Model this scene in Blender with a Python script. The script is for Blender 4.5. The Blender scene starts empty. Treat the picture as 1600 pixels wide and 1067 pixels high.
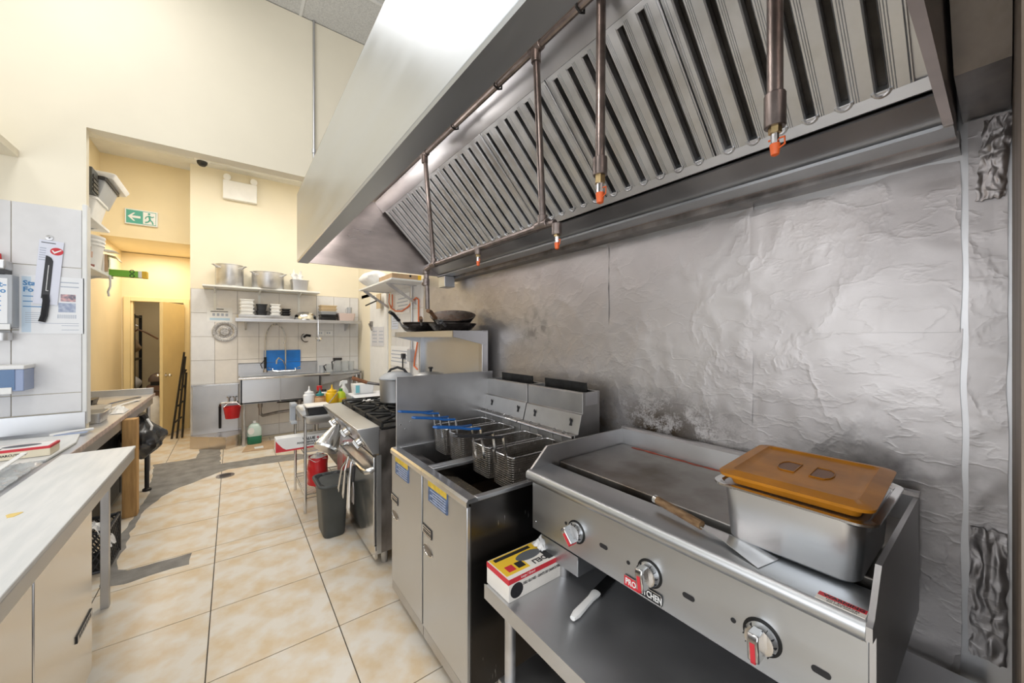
import bpy, math, random
from mathutils import Vector, Matrix, noise
random.seed(7)
S = bpy.context.scene
COL = S.collection
# ------------------------------------------------------------------ camera, world, lights, exposure
FPX, CXP, HOR, CAMH = 580.0, 800.0, 527.0, 1.55
TH = math.atan((CXP - 363.0) / FPX)
cd = bpy.data.cameras.new('camera'); cam = bpy.data.objects.new('camera', cd); COL.objects.link(cam)
cam.location = (0, 0, CAMH); cam.rotation_euler = (math.pi/2, 0, -TH)
cd.sensor_width = 36; cd.lens = FPX/1600*36; cd.shift_y = -6.5/1600; cd.clip_start = 0.01
S.camera = cam
w = bpy.data.worlds.new('world'); S.world = w; w.use_nodes = True
w.node_tree.nodes['Background'].inputs[0].default_value = (0.93, 0.96, 1.0, 1)
w.node_tree.nodes['Background'].inputs[1].default_value = 0.6
def area(name, loc, rot, sx, sy, power, col=(1, 1, 1)):
    l = bpy.data.lights.new(name, 'AREA'); l.shape = 'RECTANGLE'; l.size = sx; l.size_y = sy
    l.energy = power; l.color = col
    o = bpy.data.objects.new(name, l); COL.objects.link(o); o.location = loc; o.rotation_euler = rot
    return o
area('window_daylight', (-0.8, -3.6, 1.8), (math.radians(90), 0, 0), 4.2, 2.6, 55, (0.96, 0.98, 1.0))
area('side_fill_light', (-3.0, -0.4, 1.6), (math.radians(90), 0, math.radians(-90)), 4.4, 2.4, 70, (0.95, 0.97, 1.0))  # unseen fill added to light the foil wall and equipment fronts
area('ceiling_lamp', (-0.75, 1.0, 4.5), (0, 0, 0), 0.6, 1.2, 13)
area('ceiling_lamp', (-0.75, 2.9, 4.5), (0, 0, 0), 0.6, 1.2, 12)
area('ceiling_lamp', (-2.0, 1.9, 4.5), (0, 0, 0), 0.6, 1.2, 12)
area('back_ceiling_lamp', (0.7, 5.2, 3.95), (0, 0, 0), 1.2, 0.6, 30, (1, 0.98, 0.94))
area('back_ceiling_lamp', (-0.7, 5.4, 3.95), (0, 0, 0), 0.6, 1.2, 20, (1, 0.97, 0.92))
area('passage_lamp', (-0.95, 7.8, 2.88), (0, 0, 0), 0.3, 0.5, 9, (1, 0.93, 0.82))
area('storeroom_lamp', (-1.0, 9.2, 2.5), (0, 0, 0), 0.3, 0.3, 2.5, (1, 0.92, 0.8))
vs = S.view_settings; vs.view_transform = 'Standard'; vs.look = 'None'; vs.gamma = 1; vs.use_curve_mapping = False
vs.exposure = 0.38

# ------------------------------------------------------------------ helpers
def ray(px, py):
    a, b = math.sin(TH), math.cos(TH); u = (px-CXP)/FPX
    return Vector((a+b*u, b-a*u, -(py-HOR)/FPX))
def atZ(px, py, z):
    d = ray(px, py); t = (z-CAMH)/d.z; return Vector((d.x*t, d.y*t, z))
def atX(px, py, x):
    d = ray(px, py); t = x/d.x; return Vector((x, d.y*t, CAMH+d.z*t))
def atY(px, py, y):
    d = ray(px, py); t = y/d.y; return Vector((d.x*t, y, CAMH+d.z*t))

def mat(name, col, rough=0.5, metal=0.0, var=0.0, vs=6.0, col2=None, bump=0.0, bs=60.0, stretch=(1, 1, 1), spec=0.5, trans=0.0, alpha=1.0, emit=0.0, coat=0.0, rvar=0.0, detail=4.0, lo=0.35, hi=0.65, ior=1.45):
    m = bpy.data.materials.new(name); m.use_nodes = True
    nt = m.node_tree; N = nt.nodes; L = nt.links; b = N['Principled BSDF']
    c = tuple(col)+(1,)
    b.inputs['Base Color'].default_value = c; b.inputs['Roughness'].default_value = rough
    b.inputs['Metallic'].default_value = metal; b.inputs['Specular IOR Level'].default_value = spec
    b.inputs['Transmission Weight'].default_value = trans; b.inputs['Alpha'].default_value = alpha
    b.inputs['IOR'].default_value = ior
    if coat: b.inputs['Coat Weight'].default_value = coat
    if emit:
        b.inputs['Emission Color'].default_value = c; b.inputs['Emission Strength'].default_value = emit
    tc = N.new('ShaderNodeTexCoord'); mp = N.new('ShaderNodeMapping'); mp.inputs['Scale'].default_value = stretch
    L.new(tc.outputs['Object'], mp.inputs['Vector'])
    nz = N.new('ShaderNodeTexNoise'); nz.inputs['Scale'].default_value = vs; nz.inputs['Detail'].default_value = detail
    L.new(mp.outputs[0], nz.inputs['Vector'])
    if var or col2:
        cr = N.new('ShaderNodeValToRGB'); cr.color_ramp.elements[0].position = lo; cr.color_ramp.elements[1].position = hi
        if col2 is None:
            cr.color_ramp.elements[0].color = tuple(x*(1-var) for x in col)+(1,); cr.color_ramp.elements[1].color = tuple(min(1, x*(1+var)) for x in col)+(1,)
        else:
            cr.color_ramp.elements[0].color = c; cr.color_ramp.elements[1].color = tuple(col2)+(1,)
        L.new(nz.outputs['Fac'], cr.inputs[0]); L.new(cr.outputs[0], b.inputs['Base Color'])
    if rvar:
        mr = N.new('ShaderNodeMapRange'); mr.inputs['To Min'].default_value = max(0.02, rough-rvar); mr.inputs['To Max'].default_value = rough+rvar
        mr.inputs['From Min'].default_value = 0.3; mr.inputs['From Max'].default_value = 0.7
        L.new(nz.outputs['Fac'], mr.inputs['Value']); L.new(mr.outputs[0], b.inputs['Roughness'])
    if bump:
        n2 = N.new('ShaderNodeTexNoise'); n2.inputs['Scale'].default_value = bs; n2.inputs['Detail'].default_value = 3
        L.new(mp.outputs[0], n2.inputs['Vector'])
        bp = N.new('ShaderNodeBump'); bp.inputs['Strength'].default_value = bump; bp.inputs['Distance'].default_value = 0.01
        L.new(n2.outputs['Fac'], bp.inputs['Height']); L.new(bp.outputs[0], b.inputs['Normal'])
    return m

class MB:
    def __init__(s): s.v = []; s.f = []; s.mk = 0
    def mark(s): s.mk = len(s.v); return s
    def xf(s, M):
        for i in range(s.mk, len(s.v)): s.v[i] = M @ s.v[i]
        return s
    def add(s, vs, fs):
        b = len(s.v); s.v += [Vector(p) for p in vs]; s.f += [[b+i for i in f] for f in fs]; return s
    def box(s, x0, x1, y0, y1, z0, z1):
        return s.add([(x0,y0,z0),(x1,y0,z0),(x1,y1,z0),(x0,y1,z0),(x0,y0,z1),(x1,y0,z1),(x1,y1,z1),(x0,y1,z1)],
                     [(3,2,1,0),(4,5,6,7),(0,1,5,4),(1,2,6,5),(2,3,7,6),(3,0,4,7)])
    def prism(s, poly, ax, a, b):
        n = len(poly)
        def P(p, t):
            return {'x': (t, p[0], p[1]), 'y': (p[0], t, p[1]), 'z': (p[0], p[1], t)}[ax]
        vs = [P(p, a) for p in poly]+[P(p, b) for p in poly]
        fs = [tuple(range(n))[::-1], tuple(range(n, 2*n))]+[(i, (i+1) % n, n+(i+1) % n, n+i) for i in range(n)]
        return s.add(vs, fs)
    def cyl(s, p0, p1, r0, r1=None, n=16, cap=True):
        r1 = r0 if r1 is None else r1
        p0 = Vector(p0); p1 = Vector(p1); d = (p1-p0).normalized()
        u = d.orthogonal().normalized(); w_ = d.cross(u)
        vs = []
        for p, r in ((p0, r0), (p1, r1)):
            vs += [p+r*(math.cos(2*math.pi*i/n)*u+math.sin(2*math.pi*i/n)*w_) for i in range(n)]
        fs = [(i, (i+1) % n, n+(i+1) % n, n+i) for i in range(n)]
        if cap: fs += [tuple(range(n))[::-1], tuple(range(n, 2*n))]
        return s.add(vs, fs)
    def tube(s, pts, r, n=8, closed=False):
        pts = [Vector(p) for p in pts]; m = len(pts); vs = []; fs = []
        u = None
        for i, p in enumerate(pts):
            if closed: d = pts[(i+1) % m]-pts[i-1]
            else: d = pts[min(i+1, m-1)]-pts[max(i-1, 0)]
            d = d.normalized()
            if u is None: u = d.orthogonal().normalized()
            else:
                u = u-d*u.dot(d)
                u = u.normalized() if u.length > 1e-6 else d.orthogonal().normalized()
            w_ = d.cross(u)
            vs += [p+r*(math.cos(2*math.pi*k/n)*u+math.sin(2*math.pi*k/n)*w_) for k in range(n)]
        for i in range(m if closed else m-1):
            a = i*n; b = ((i+1) % m)*n
            fs += [(a+k, a+(k+1) % n, b+(k+1) % n, b+k) for k in range(n)]
        if not closed: fs += [tuple(range(n))[::-1], tuple(range((m-1)*n, m*n))]
        return s.add(vs, fs)
    def lathe(s, prof, c=(0, 0, 0), n=24, sx=1.0, sy=1.0):
        vs = []; fs = []; m = len(prof)
        for r, z in prof:
            vs += [(c[0]+sx*r*math.cos(2*math.pi*k/n), c[1]+sy*r*math.sin(2*math.pi*k/n), c[2]+z) for k in range(n)]
        for i in range(m-1):
            fs += [(i*n+k, i*n+(k+1) % n, (i+1)*n+(k+1) % n, (i+1)*n+k) for k in range(n)]
        if prof[0][0] > 1e-5: fs.append(tuple(range(n))[::-1])
        if prof[-1][0] > 1e-5: fs.append(tuple(range((m-1)*n, m*n)))
        return s.add(vs, fs)
    def grid(s, fn, nu, nv):
        vs = [fn(i/nu, j/nv) for j in range(nv+1) for i in range(nu+1)]
        fs = [(j*(nu+1)+i, j*(nu+1)+i+1, (j+1)*(nu+1)+i+1, (j+1)*(nu+1)+i) for j in range(nv) for i in range(nu)]
        return s.add(vs, fs)
    def rrect(s, x0, x1, y0, y1, prof, r=0.02, k=4):
        # stack of rounded rectangles: prof = [(inset, z)...]
        loops = []
        for ins, z in prof:
            rr = max(0.001, r-ins*0.5); L_ = []
            for cx_, cy_, a0 in ((x1-ins-rr, y1-ins-rr, 0), (x0+ins+rr, y1-ins-rr, 90), (x0+ins+rr, y0+ins+rr, 180), (x1-ins-rr, y0+ins+rr, 270)):
                for t in range(k+1):
                    a = math.radians(a0+90*t/k); L_.append((cx_+rr*math.cos(a), cy_+rr*math.sin(a), z))
            loops.append(L_)
        n = len(loops[0]); vs = [p for l in loops for p in l]; fs = []
        for i in range(len(loops)-1):
            fs += [(i*n+q, i*n+(q+1) % n, (i+1)*n+(q+1) % n, (i+1)*n+q) for q in range(n)]
        fs += [tuple(range(n))[::-1], tuple(range((len(loops)-1)*n, len(loops)*n))]
        return s.add(vs, fs)
    def build(s, name, m, parent=None, bevel=0.0, smooth=True, seg=2, kind=None, ang=0.6):
        me = bpy.data.meshes.new(name); me.from_pydata([tuple(p) for p in s.v], [], s.f); me.update()
        import bmesh
        bm = bmesh.new(); bm.from_mesh(me); bmesh.ops.recalc_face_normals(bm, faces=bm.faces); bm.to_mesh(me); bm.free()
        if smooth:
            me.shade_smooth(); me.set_sharp_from_angle(angle=ang)
        me.materials.append(m)
        o = bpy.data.objects.new(name, me); COL.objects.link(o)
        if parent is not None: adopt(o, parent)
        if bevel:
            b = o.modifiers.new('bevel', 'BEVEL'); b.width = bevel; b.segments = seg; b.limit_method = 'ANGLE'; b.angle_limit = 0.7
            b.harden_normals = False
        if kind: o['kind'] = kind
        return o
MW = {}
def wm(o): return MW.get(o.name, Matrix.Identity(4))
def adopt(o, p):
    o.parent = p; o.matrix_parent_inverse = wm(p).inverted()
def tag(o, label, cat, group=None):
    o['label'] = label; o['category'] = cat
    if group: o['group'] = group
    return o
def thing(name, label, cat, loc=(0, 0, 0), rotz=0.0, group=None):
    o = bpy.data.objects.new(name, None); COL.objects.link(o); o.empty_display_size = 0.05
    o.location = loc; o.rotation_euler = (0, 0, rotz)
    MW[o.name] = Matrix.Translation(loc) @ Matrix.Rotation(rotz, 4, 'Z')
    return tag(o, label, cat, group)
def copy_tree(src, loc, rotz=0.0, label=None, parent=None):
    c = src.copy(); COL.objects.link(c)
    if parent is None:
        c.location = loc; c.rotation_euler = (0, 0, rotz)
        if label: c['label'] = label
    else:
        c.parent = parent
    for ch in list(src.children): copy_tree(ch, None, parent=c)
    return c
def struct(o): o['kind'] = 'structure'; return o
def text(s_, size, m, M, parent, name='lettering', ext=0.0006, bold=0.0, align='CENTER', sx=1.0):
    cu = bpy.data.curves.new(name, 'FONT'); cu.body = s_; cu.size = size; cu.extrude = ext; cu.align_x = align; cu.align_y = 'CENTER'; cu.offset = bold; cu.resolution_u = 2
    t = bpy.data.objects.new(name, cu); COL.objects.link(t)
    dg = bpy.context.evaluated_depsgraph_get()
    me = bpy.data.meshes.new_from_object(t.evaluated_get(dg)); bpy.data.objects.remove(t); bpy.data.curves.remove(cu)
    me.transform(M @ Matrix.Diagonal((sx, 1, 1, 1))); me.materials.clear(); me.materials.append(m)
    o = bpy.data.objects.new(name, me); COL.objects.link(o); adopt(o, parent); return o
def frame(o, ex, ey):
    ex = Vector(ex).normalized(); ey = Vector(ey).normalized(); ez = ex.cross(ey).normalized(); ey = ez.cross(ex)
    M = Matrix.Identity(4)
    for i in range(3): M[i][0] = ex[i]; M[i][1] = ey[i]; M[i][2] = ez[i]; M[i][3] = o[i]
    return M

# ------------------------------------------------------------------ materials
steel = mat('brushed_steel', (0.62, 0.635, 0.66), 0.36, 1.0, var=0.05, vs=1.8, rvar=0.06)
steel_h = mat('brushed_steel_long', (0.56, 0.58, 0.60), 0.38, 1.0, var=0.035, vs=2.0, stretch=(5, 0.8, 6), rvar=0.05)
steel_b = mat('bright_steel', (0.72, 0.72, 0.72), 0.18, 1.0, rvar=0.06, vs=8)
steel_w = mat('worn_steel', (0.55, 0.55, 0.56), 0.40, 1.0, var=0.09, vs=3.5, rvar=0.07)
steel_d = mat('grimy_steel', (0.30, 0.28, 0.27), 0.42, 1.0, var=0.3, vs=5, stretch=(2, 2, 1), rvar=0.12)
chrome = mat('chrome', (0.70, 0.70, 0.71), 0.14, 1.0)
alum = mat('aluminium', (0.62, 0.62, 0.63), 0.42, 0.9, var=0.12, vs=9, rvar=0.1)
pipe_m = mat('black_iron_pipe', (0.22, 0.185, 0.17), 0.36, 0.85, var=0.25, vs=20)
brass = mat('brass', (0.62, 0.47, 0.24), 0.32, 1.0, var=0.15, vs=30)
cream = mat('cream_paint', (0.87, 0.80, 0.64), 0.62, var=0.03, vs=1.3, bump=0.02, bs=40)
cream_f = mat('cream_paint_passage', (0.86, 0.73, 0.48), 0.6, var=0.04, vs=1.5, bump=0.02, bs=40)
ceilm = mat('ceiling_tile', (0.66, 0.66, 0.64), 0.9, var=0.12, vs=90, bump=0.15, bs=140)
white_p = mat('white_paint', (0.82, 0.82, 0.80), 0.45, var=0.04, vs=4)
wht = mat('white_plastic', (0.86, 0.86, 0.85), 0.35, var=0.03, vs=8)
walltile = mat('wall_tile', (0.76, 0.755, 0.76), 0.22, var=0.02, vs=14)
walltile_c = mat('cream_wall_tile', (0.80, 0.755, 0.70), 0.22, var=0.02, vs=14)
fgrout = mat('floor_joint', (0.10, 0.08, 0.06), 0.85, var=0.2, vs=12)
grout = mat('grout', (0.50, 0.45, 0.40), 0.85, var=0.15, vs=12)
concrete = mat('bare_concrete', (0.26, 0.245, 0.225), 0.8, var=0.18, vs=9, bump=0.2, bs=40)
floorm = mat('vinyl_floor_tile', (0.74, 0.585, 0.39), 0.30, col2=(0.82, 0.765, 0.68), vs=6.5, detail=12, lo=0.36, hi=0.60, bump=0.02, bs=18)
wood = mat('raw_wood', (0.60, 0.36, 0.14), 0.6, col2=(0.42, 0.24, 0.09), vs=4, stretch=(10, 10, 1), detail=6)
wood_d = mat('dark_wood', (0.22, 0.11, 0.05), 0.5, col2=(0.12, 0.06, 0.03), vs=6, stretch=(4, 4, 4))
wood_h = mat('handle_wood', (0.26, 0.16, 0.08), 0.5, col2=(0.13, 0.07, 0.03), vs=25, stretch=(3, 1, 3))
black = mat('black_plastic', (0.018, 0.018, 0.02), 0.35, var=0.2, vs=10)
blackm = mat('black_iron', (0.02, 0.02, 0.02), 0.5, 0.4, var=0.4, vs=20)
seasoned = mat('seasoned_pan_steel', (0.05, 0.042, 0.038), 0.3, 0.7, var=0.4, vs=14, rvar=0.1)
pan_in = mat('pan_inside', (0.15, 0.08, 0.055), 0.42, 0.35, var=0.35, vs=18, rvar=0.1)
red = mat('red_plastic', (0.62, 0.02, 0.025), 0.35, var=0.1, vs=6)
redp = mat('red_print', (0.62, 0.035, 0.05), 0.5)
orange = mat('orange_cap', (0.72, 0.13, 0.03), 0.4)
yellow = mat('yellow_plastic', (0.85, 0.50, 0.01), 0.35)
yellow_p = mat('yellow_print', (0.86, 0.55, 0.04), 0.5)
lime = mat('lime_plastic', (0.52, 0.64, 0.03), 0.35)
blue = mat('blue_plastic', (0.01, 0.17, 0.58), 0.35, var=0.2, vs=5)
blue_g = mat('blue_grip', (0.015, 0.10, 0.33), 0.3)
bluedk = mat('smoky_blue_plastic', (0.10, 0.19, 0.36), 0.2)
bluelt = mat('pale_blue_plastic', (0.30, 0.37, 0.56), 0.25)
teal = mat('teal_plastic', (0.01, 0.20, 0.20), 0.35)
green_s = mat('sign_green', (0.10, 0.42, 0.34), 0.4)
green_p = mat('green_print', (0.22, 0.55, 0.05), 0.4)
greyp = mat('grey_plastic', (0.42, 0.44, 0.47), 0.4, var=0.05, vs=5)
bingrey = mat('grey_bin_plastic', (0.065, 0.07, 0.068), 0.45, var=0.1, vs=6)
paper = mat('paper', (0.85, 0.86, 0.88), 0.6)
print_b = mat('blue_print', (0.10, 0.28, 0.55), 0.6)
print_g = mat('grey_print', (0.42, 0.46, 0.55), 0.6)
print_k = mat('black_print', (0.02, 0.02, 0.022), 0.5)
card = mat('cardboard', (0.52, 0.36, 0.22), 0.8, var=0.08, vs=12)
cardw = mat('white_card', (0.84, 0.80, 0.74), 0.6, var=0.03, vs=12)
board = mat('white_cutting_board', (0.66, 0.67, 0.665), 0.45, col2=(0.75, 0.75, 0.74), vs=3, stretch=(9, 1.2, 1), detail=7, bump=0.05, bs=30)
glassm = mat('clear_plastic', (0.92, 0.94, 0.95), 0.12, trans=0.92, ior=1.3)
bagw = mat('white_bag', (0.88, 0.88, 0.88), 0.35, trans=0.15, var=0.04, vs=20)
bagk = mat('black_bag', (0.03, 0.03, 0.032), 0.25, var=0.3, vs=8)
doorp = mat('yellow_door_paint', (0.86, 0.71, 0.40), 0.5, var=0.06, vs=2)
rub = mat('dark_brown_plastic', (0.13, 0.09, 0.07), 0.4)
beige = mat('beige_plastic', (0.62, 0.48, 0.30), 0.5)
pinkb = mat('pale_pink_plastic', (0.62, 0.50, 0.47), 0.5)
cordm = mat('orange_cord', (0.75, 0.20, 0.08), 0.5)

# ------------------------------------------------------------------ special materials
def foil_mat():
    m = bpy.data.materials.new('aluminium_foil'); m.use_nodes = True
    nt = m.node_tree; N = nt.nodes; L = nt.links; b = N['Principled BSDF']
    tc = N.new('ShaderNodeTexCoord')
    def nz(scale, detail, stretch=(1, 1, 1)):
        mp = N.new('ShaderNodeMapping'); mp.inputs['Scale'].default_value = stretch; L.new(tc.outputs['Object'], mp.inputs[0])
        n = N.new('ShaderNodeTexNoise'); n.inputs['Scale'].default_value = scale; n.inputs['Detail'].default_value = detail; L.new(mp.outputs[0], n.inputs[0]); return n.outputs['Fac']
    def ramp(src, p0, p1, c0, c1):
        r = N.new('ShaderNodeValToRGB'); r.color_ramp.elements[0].position = p0; r.color_ramp.elements[1].position = p1
        r.color_ramp.elements[0].color = c0+(1,) if len(c0) == 3 else c0; r.color_ramp.elements[1].color = c1+(1,) if len(c1) == 3 else c1
        L.new(src, r.inputs[0]); return r.outputs[0]
    def mth(op, a, b_=None):
        n = N.new('ShaderNodeMath'); n.operation = op
        for i, q in enumerate((a, b_)):
            if q is None: continue
            if isinstance(q, (int, float)): n.inputs[i].default_value = q
            else: L.new(q, n.inputs[i])
        return n.outputs[0]
    def near(p, sc, r0, r1):
        v = N.new('ShaderNodeVectorMath'); v.operation = 'SUBTRACT'; L.new(tc.outputs['Object'], v.inputs[0]); v.inputs[1].default_value = p
        v2 = N.new('ShaderNodeVectorMath'); v2.operation = 'MULTIPLY'; L.new(v.outputs[0], v2.inputs[0]); v2.inputs[1].default_value = sc
        v3 = N.new('ShaderNodeVectorMath'); v3.operation = 'LENGTH'; L.new(v2.outputs[0], v3.inputs[0])
        r = N.new('ShaderNodeMapRange'); r.inputs['From Min'].default_value = r0; r.inputs['From Max'].default_value = r1; r.inputs['To Min'].default_value = 1; r.inputs['To Max'].default_value = 0
        L.new(v3.outputs['Value'], r.inputs[0]); return r.outputs[0]
    base = ramp(nz(2.2, 6), 0.3, 0.7, (0.43, 0.405, 0.405), (0.56, 0.54, 0.54))
    # grease spatter stuck to the sheet above the griddle and behind the pan
    sp = nz(120, 3); sp2 = nz(14, 5)
    g1 = mth('MULTIPLY', near((1.68, 1.02, 1.11), (0.3, 1.7, 3.4), 0.12, 0.75), ramp(mth('ADD', mth('MULTIPLY', sp, 0.35), mth('MULTIPLY', sp2, 0.70)), 0.44, 0.57, (0, 0, 0), (1, 1, 1)))
    g2 = mth('MULTIPLY', near((1.68, 0.22, 1.12), (0.3, 1.6, 2.2), 0.05, 0.55), ramp(sp2, 0.42, 0.70, (0, 0, 0), (1, 1, 1)))
    g3 = mth('MULTIPLY', near((1.68, 1.95, 1.62), (0.3, 3, 4), 0.05, 0.7), ramp(sp2, 0.45, 0.62, (0, 0, 0), (1, 1, 1)))
    g4 = mth('MULTIPLY', near((1.68, 1.45, 1.0), (0.3, 2.2, 1.6), 0.05, 0.55), ramp(sp2, 0.38, 0.62, (0, 0, 0), (1, 1, 1)))
    def mix(f, c1, c2):
        x = N.new('ShaderNodeMix'); x.data_type = 'RGBA'; L.new(f, x.inputs['Factor'])
        L.new(c1, x.inputs[6]); x.inputs[7].default_value = c2+(1,); return x.outputs[2]
    c = mix(g1, base, (0.045, 0.028, 0.012)); c = mix(mth('MULTIPLY', g2, 0.65), c, (0.13, 0.12, 0.125)); c = mix(mth('MULTIPLY', g3, 0.7), c, (0.15, 0.145, 0.14)); c = mix(mth('MULTIPLY', g4, 0.8), c, (0.15, 0.10, 0.035))
    L.new(c, b.inputs['Base Color'])
    mt = mth('SUBTRACT', 0.92, mth('MULTIPLY', g1, 0.8)); L.new(mt, b.inputs['Metallic'])
    rr = N.new('ShaderNodeMapRange'); rr.inputs['To Min'].default_value = 0.40; rr.inputs['To Max'].default_value = 0.56; L.new(nz(5, 5), rr.inputs[0]); L.new(rr.outputs[0], b.inputs['Roughness'])
    # wrinkles: sharp creases from ridged noise
    r1 = mth('ABSOLUTE', mth('SUBTRACT', nz(3.2, 5, (1, 1.2, 0.8)), 0.5)); r1 = mth('POWER', mth('SUBTRACT', 1.0, mth('MINIMUM', mth('MULTIPLY', r1, 26), 1.0)), 1.5)
    r2 = mth('ABSOLUTE', mth('SUBTRACT', nz(8, 4, (1, 0.8, 1.5)), 0.5)); r2 = mth('POWER', mth('SUBTRACT', 1.0, mth('MINIMUM', mth('MULTIPLY', r2, 20), 1.0)), 1.5)
    h = mth('ADD', mth('MULTIPLY', r1, 0.55), mth('ADD', mth('MULTIPLY', r2, 0.30), mth('MULTIPLY', nz(45, 4), 0.22)))
    bp = N.new('ShaderNodeBump'); bp.inputs['Strength'].default_value = 0.22; bp.inputs['Distance'].default_value = 0.006
    L.new(h, bp.inputs['Height']); L.new(bp.outputs[0], b.inputs['Normal'])
    return m
foil = foil_mat()
plate_m = mat('griddle_plate_steel', (0.17, 0.14, 0.115), 0.40, 0.9, col2=(0.37, 0.355, 0.34), vs=4.5, stretch=(1, 1, 1), detail=12, lo=0.33, hi=0.58, rvar=0.10, bump=0.06, bs=30)
amber = mat('amber_plastic', (0.56, 0.22, 0.015), 0.34, var=0.15, vs=10, spec=0.3, trans=0.2, bump=0.02, bs=40)
hoodin = mat('hood_inside_steel', (0.64, 0.575, 0.55), 0.36, 1.0, var=0.18, vs=3, stretch=(1, 1, 3), rvar=0.10)
filt = mat('baffle_steel', (0.66, 0.68, 0.705), 0.42, 1.0, var=0.10, vs=9, rvar=0.10)
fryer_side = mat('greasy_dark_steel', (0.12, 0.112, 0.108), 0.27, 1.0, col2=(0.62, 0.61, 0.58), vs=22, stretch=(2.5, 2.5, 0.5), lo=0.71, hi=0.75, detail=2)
grime = mat('grimy_side_panel', (0.23, 0.19, 0.16), 0.5, 0.5, col2=(0.11, 0.08, 0.055), vs=4, stretch=(3, 3, 0.7), detail=8, bump=0.05, bs=30)
slotm = mat('filter_slot_shade', (0.07, 0.065, 0.06), 0.5, 0.8, var=0.3, vs=9)  # slot shade put into the colour of the filter back plate
stand_m = mat('satin_stand_steel', (0.66, 0.67, 0.69), 0.50, 1.0, var=0.06, vs=3, rvar=0.06)
tank_m = mat('mottled_black_tank', (0.045, 0.035, 0.028), 0.4, 0.6, var=0.6, vs=8)  # near-black with noise mottling, for tank floor, trough and flue
crumb = mat('crumb_covered_steel', (0.10, 0.085, 0.065), 0.6, 0.4, col2=(0.42, 0.33, 0.19), vs=95, lo=0.58, hi=0.68)

# ------------------------------------------------------------------ setting: floor
fl = struct(MB().box(-3.2, 2.2, -3.8, 10.2, -0.12, -0.006).build('floor', fgrout))
XS = [-1.769, -1.212, -0.655, -0.098, 0.459, 1.016, 1.573]
YS = [-0.63, -0.075, 0.48, 1.037, 1.594, 2.151, 2.708, 3.268, 3.53, 4.09, 4.65, 5.21, 5.77, 6.33, 6.89, 7.45, 8.01, 8.57]
g = 0.0028
base_t = MB().box(-0.2785+g, 0.2785-g, -0.2785+g, 0.2785-g, -0.006, 0).build('floor_tile', floorm, fl)
base_t.hide_render = False
first = True
for i in range(len(XS)-1):
    for j in range(len(YS)-1):
        if XS[i] > 1.0 and YS[j] > 3: continue
        cx_, cy_ = (XS[i]+XS[i+1])/2, (YS[j]+YS[j+1])/2
        o = base_t if first else base_t.copy()
        if not first: COL.objects.link(o)
        first = False
        o.location = (cx_, cy_, 0); o.scale = (1, (YS[j+1]-YS[j]-2*g)/(0.557-2*g), 1)
def zf(p, z):  # point on the floor seen in a 2.498x enlargement of the floor
    q = atZ(100+p[0]/2.498, 640+p[1]/2.498, z); return (q.x, q.y)
def rag(pts, amp, step):
    out = []
    for k in range(len(pts)):
        a = Vector(pts[k]); b = Vector(pts[(k+1) % len(pts)]); n = max(1, int((b-a).length/step))
        for t in range(n):
            p = a.lerp(b, t/n); q = noise.noise_vector(Vector((p.x*9, p.y*9, 3)))*amp; out.append((p.x+q.x, p.y+q.y))
    return out
p_a = [zf(p, 0) for p in [(345, 262), (352, 215), (515, 190), (530, 155), (608, 152), (612, 212), (790, 183), (905, 172), (1000, 178), (1000, 186), (830, 205), (640, 232), (560, 262), (500, 287), (450, 302), (380, 340), (330, 378), (300, 410), (262, 480), (240, 540), (205, 585), (170, 560), (215, 500), (285, 400), (330, 330)]]
p_b = [zf(p, 0) for p in [(205, 585), (212, 625), (250, 627), (497, 560), (490, 602), (420, 620), (230, 682), (150, 697), (135, 690), (170, 560)]]
for k, pp in enumerate((p_a, p_b)):
    MB().prism(rag(pp, 0.018 if k == 0 else 0.008, 0.03), 'z', -0.004, 0.0012+0.0003*k).build('concrete_patch', concrete, fl, smooth=False)

# ------------------------------------------------------------------ setting: walls
wf = MB().box(-3.2, -0.838, 3.97, 4.035, 0, 4.56).box(-0.838, 2.2, 3.97, 4.10, 3.06, 4.56).build('wall_front', cream); struct(wf)
# tiles of the stub wall
for xa, xb in ((-0.858, -1.168), (-1.172, -1.50), (-1.504, -1.83)):
    for za, zb in ((1.025, 1.158), (1.162, 1.598), (1.602, 2.038), (2.042, 2.455)):
        MB().box(xb, xa, 3.958, 3.97, za, zb).build('wall_tile', walltile, wf, bevel=0.002)
MB().box(-0.856, -0.830, 3.955, 4.042, 0.93, 2.50).build('corner_trim', white_p, wf, bevel=0.006)
wfar = struct(MB().box(-0.474, 2.2, 6.9, 7.05, 0, 4.0).build('wall_far', cream))
MB().box(-0.470, 1.785, 6.894, 6.9, 0.02, 2.245).build('grout_bed', grout, wfar)
xs = [-0.466, -0.202, 0.062, 0.325, 0.589, 0.853, 1.117, 1.382, 1.64, 1.78]; zs = [0.03, 0.20, 0.54, 0.88, 1.22, 1.56, 1.90, 2.24]
for i in range(len(xs)-1):
    for j in range(len(zs)-1):
        hot = 0 <= i-1 <= 4 and j >= 1
        MB().box(xs[i]+0.0025, xs[i+1]-0.0025, 6.884, 6.894, zs[j]+0.0025, zs[j+1]-0.0025).build('wall_tile', walltile_c if hot else walltile, wfar)
struct(MB().box(-3.2, -1.40, 4.035, 8.5, 0, 4.0).build('wall_left', cream_f))
struct(MB().box(-1.40, -0.40, 7.2, 7.32, 2.91, 4.0).build('wall_passage', cream_f))
wd = struct(MB().box(-1.40, -1.30, 8.4, 8.5, 0, 2.9).box(-0.66, -0.3, 8.4, 8.5, 0, 2.9).box(-1.30, -0.66, 8.4, 8.5, 2.13, 2.9).build('wall_door', cream_f))
struct(MB().box(-0.47, -0.40, 7.05, 8.5, 0, 2.95).build('wall_passage_side', cream_f))
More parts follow.
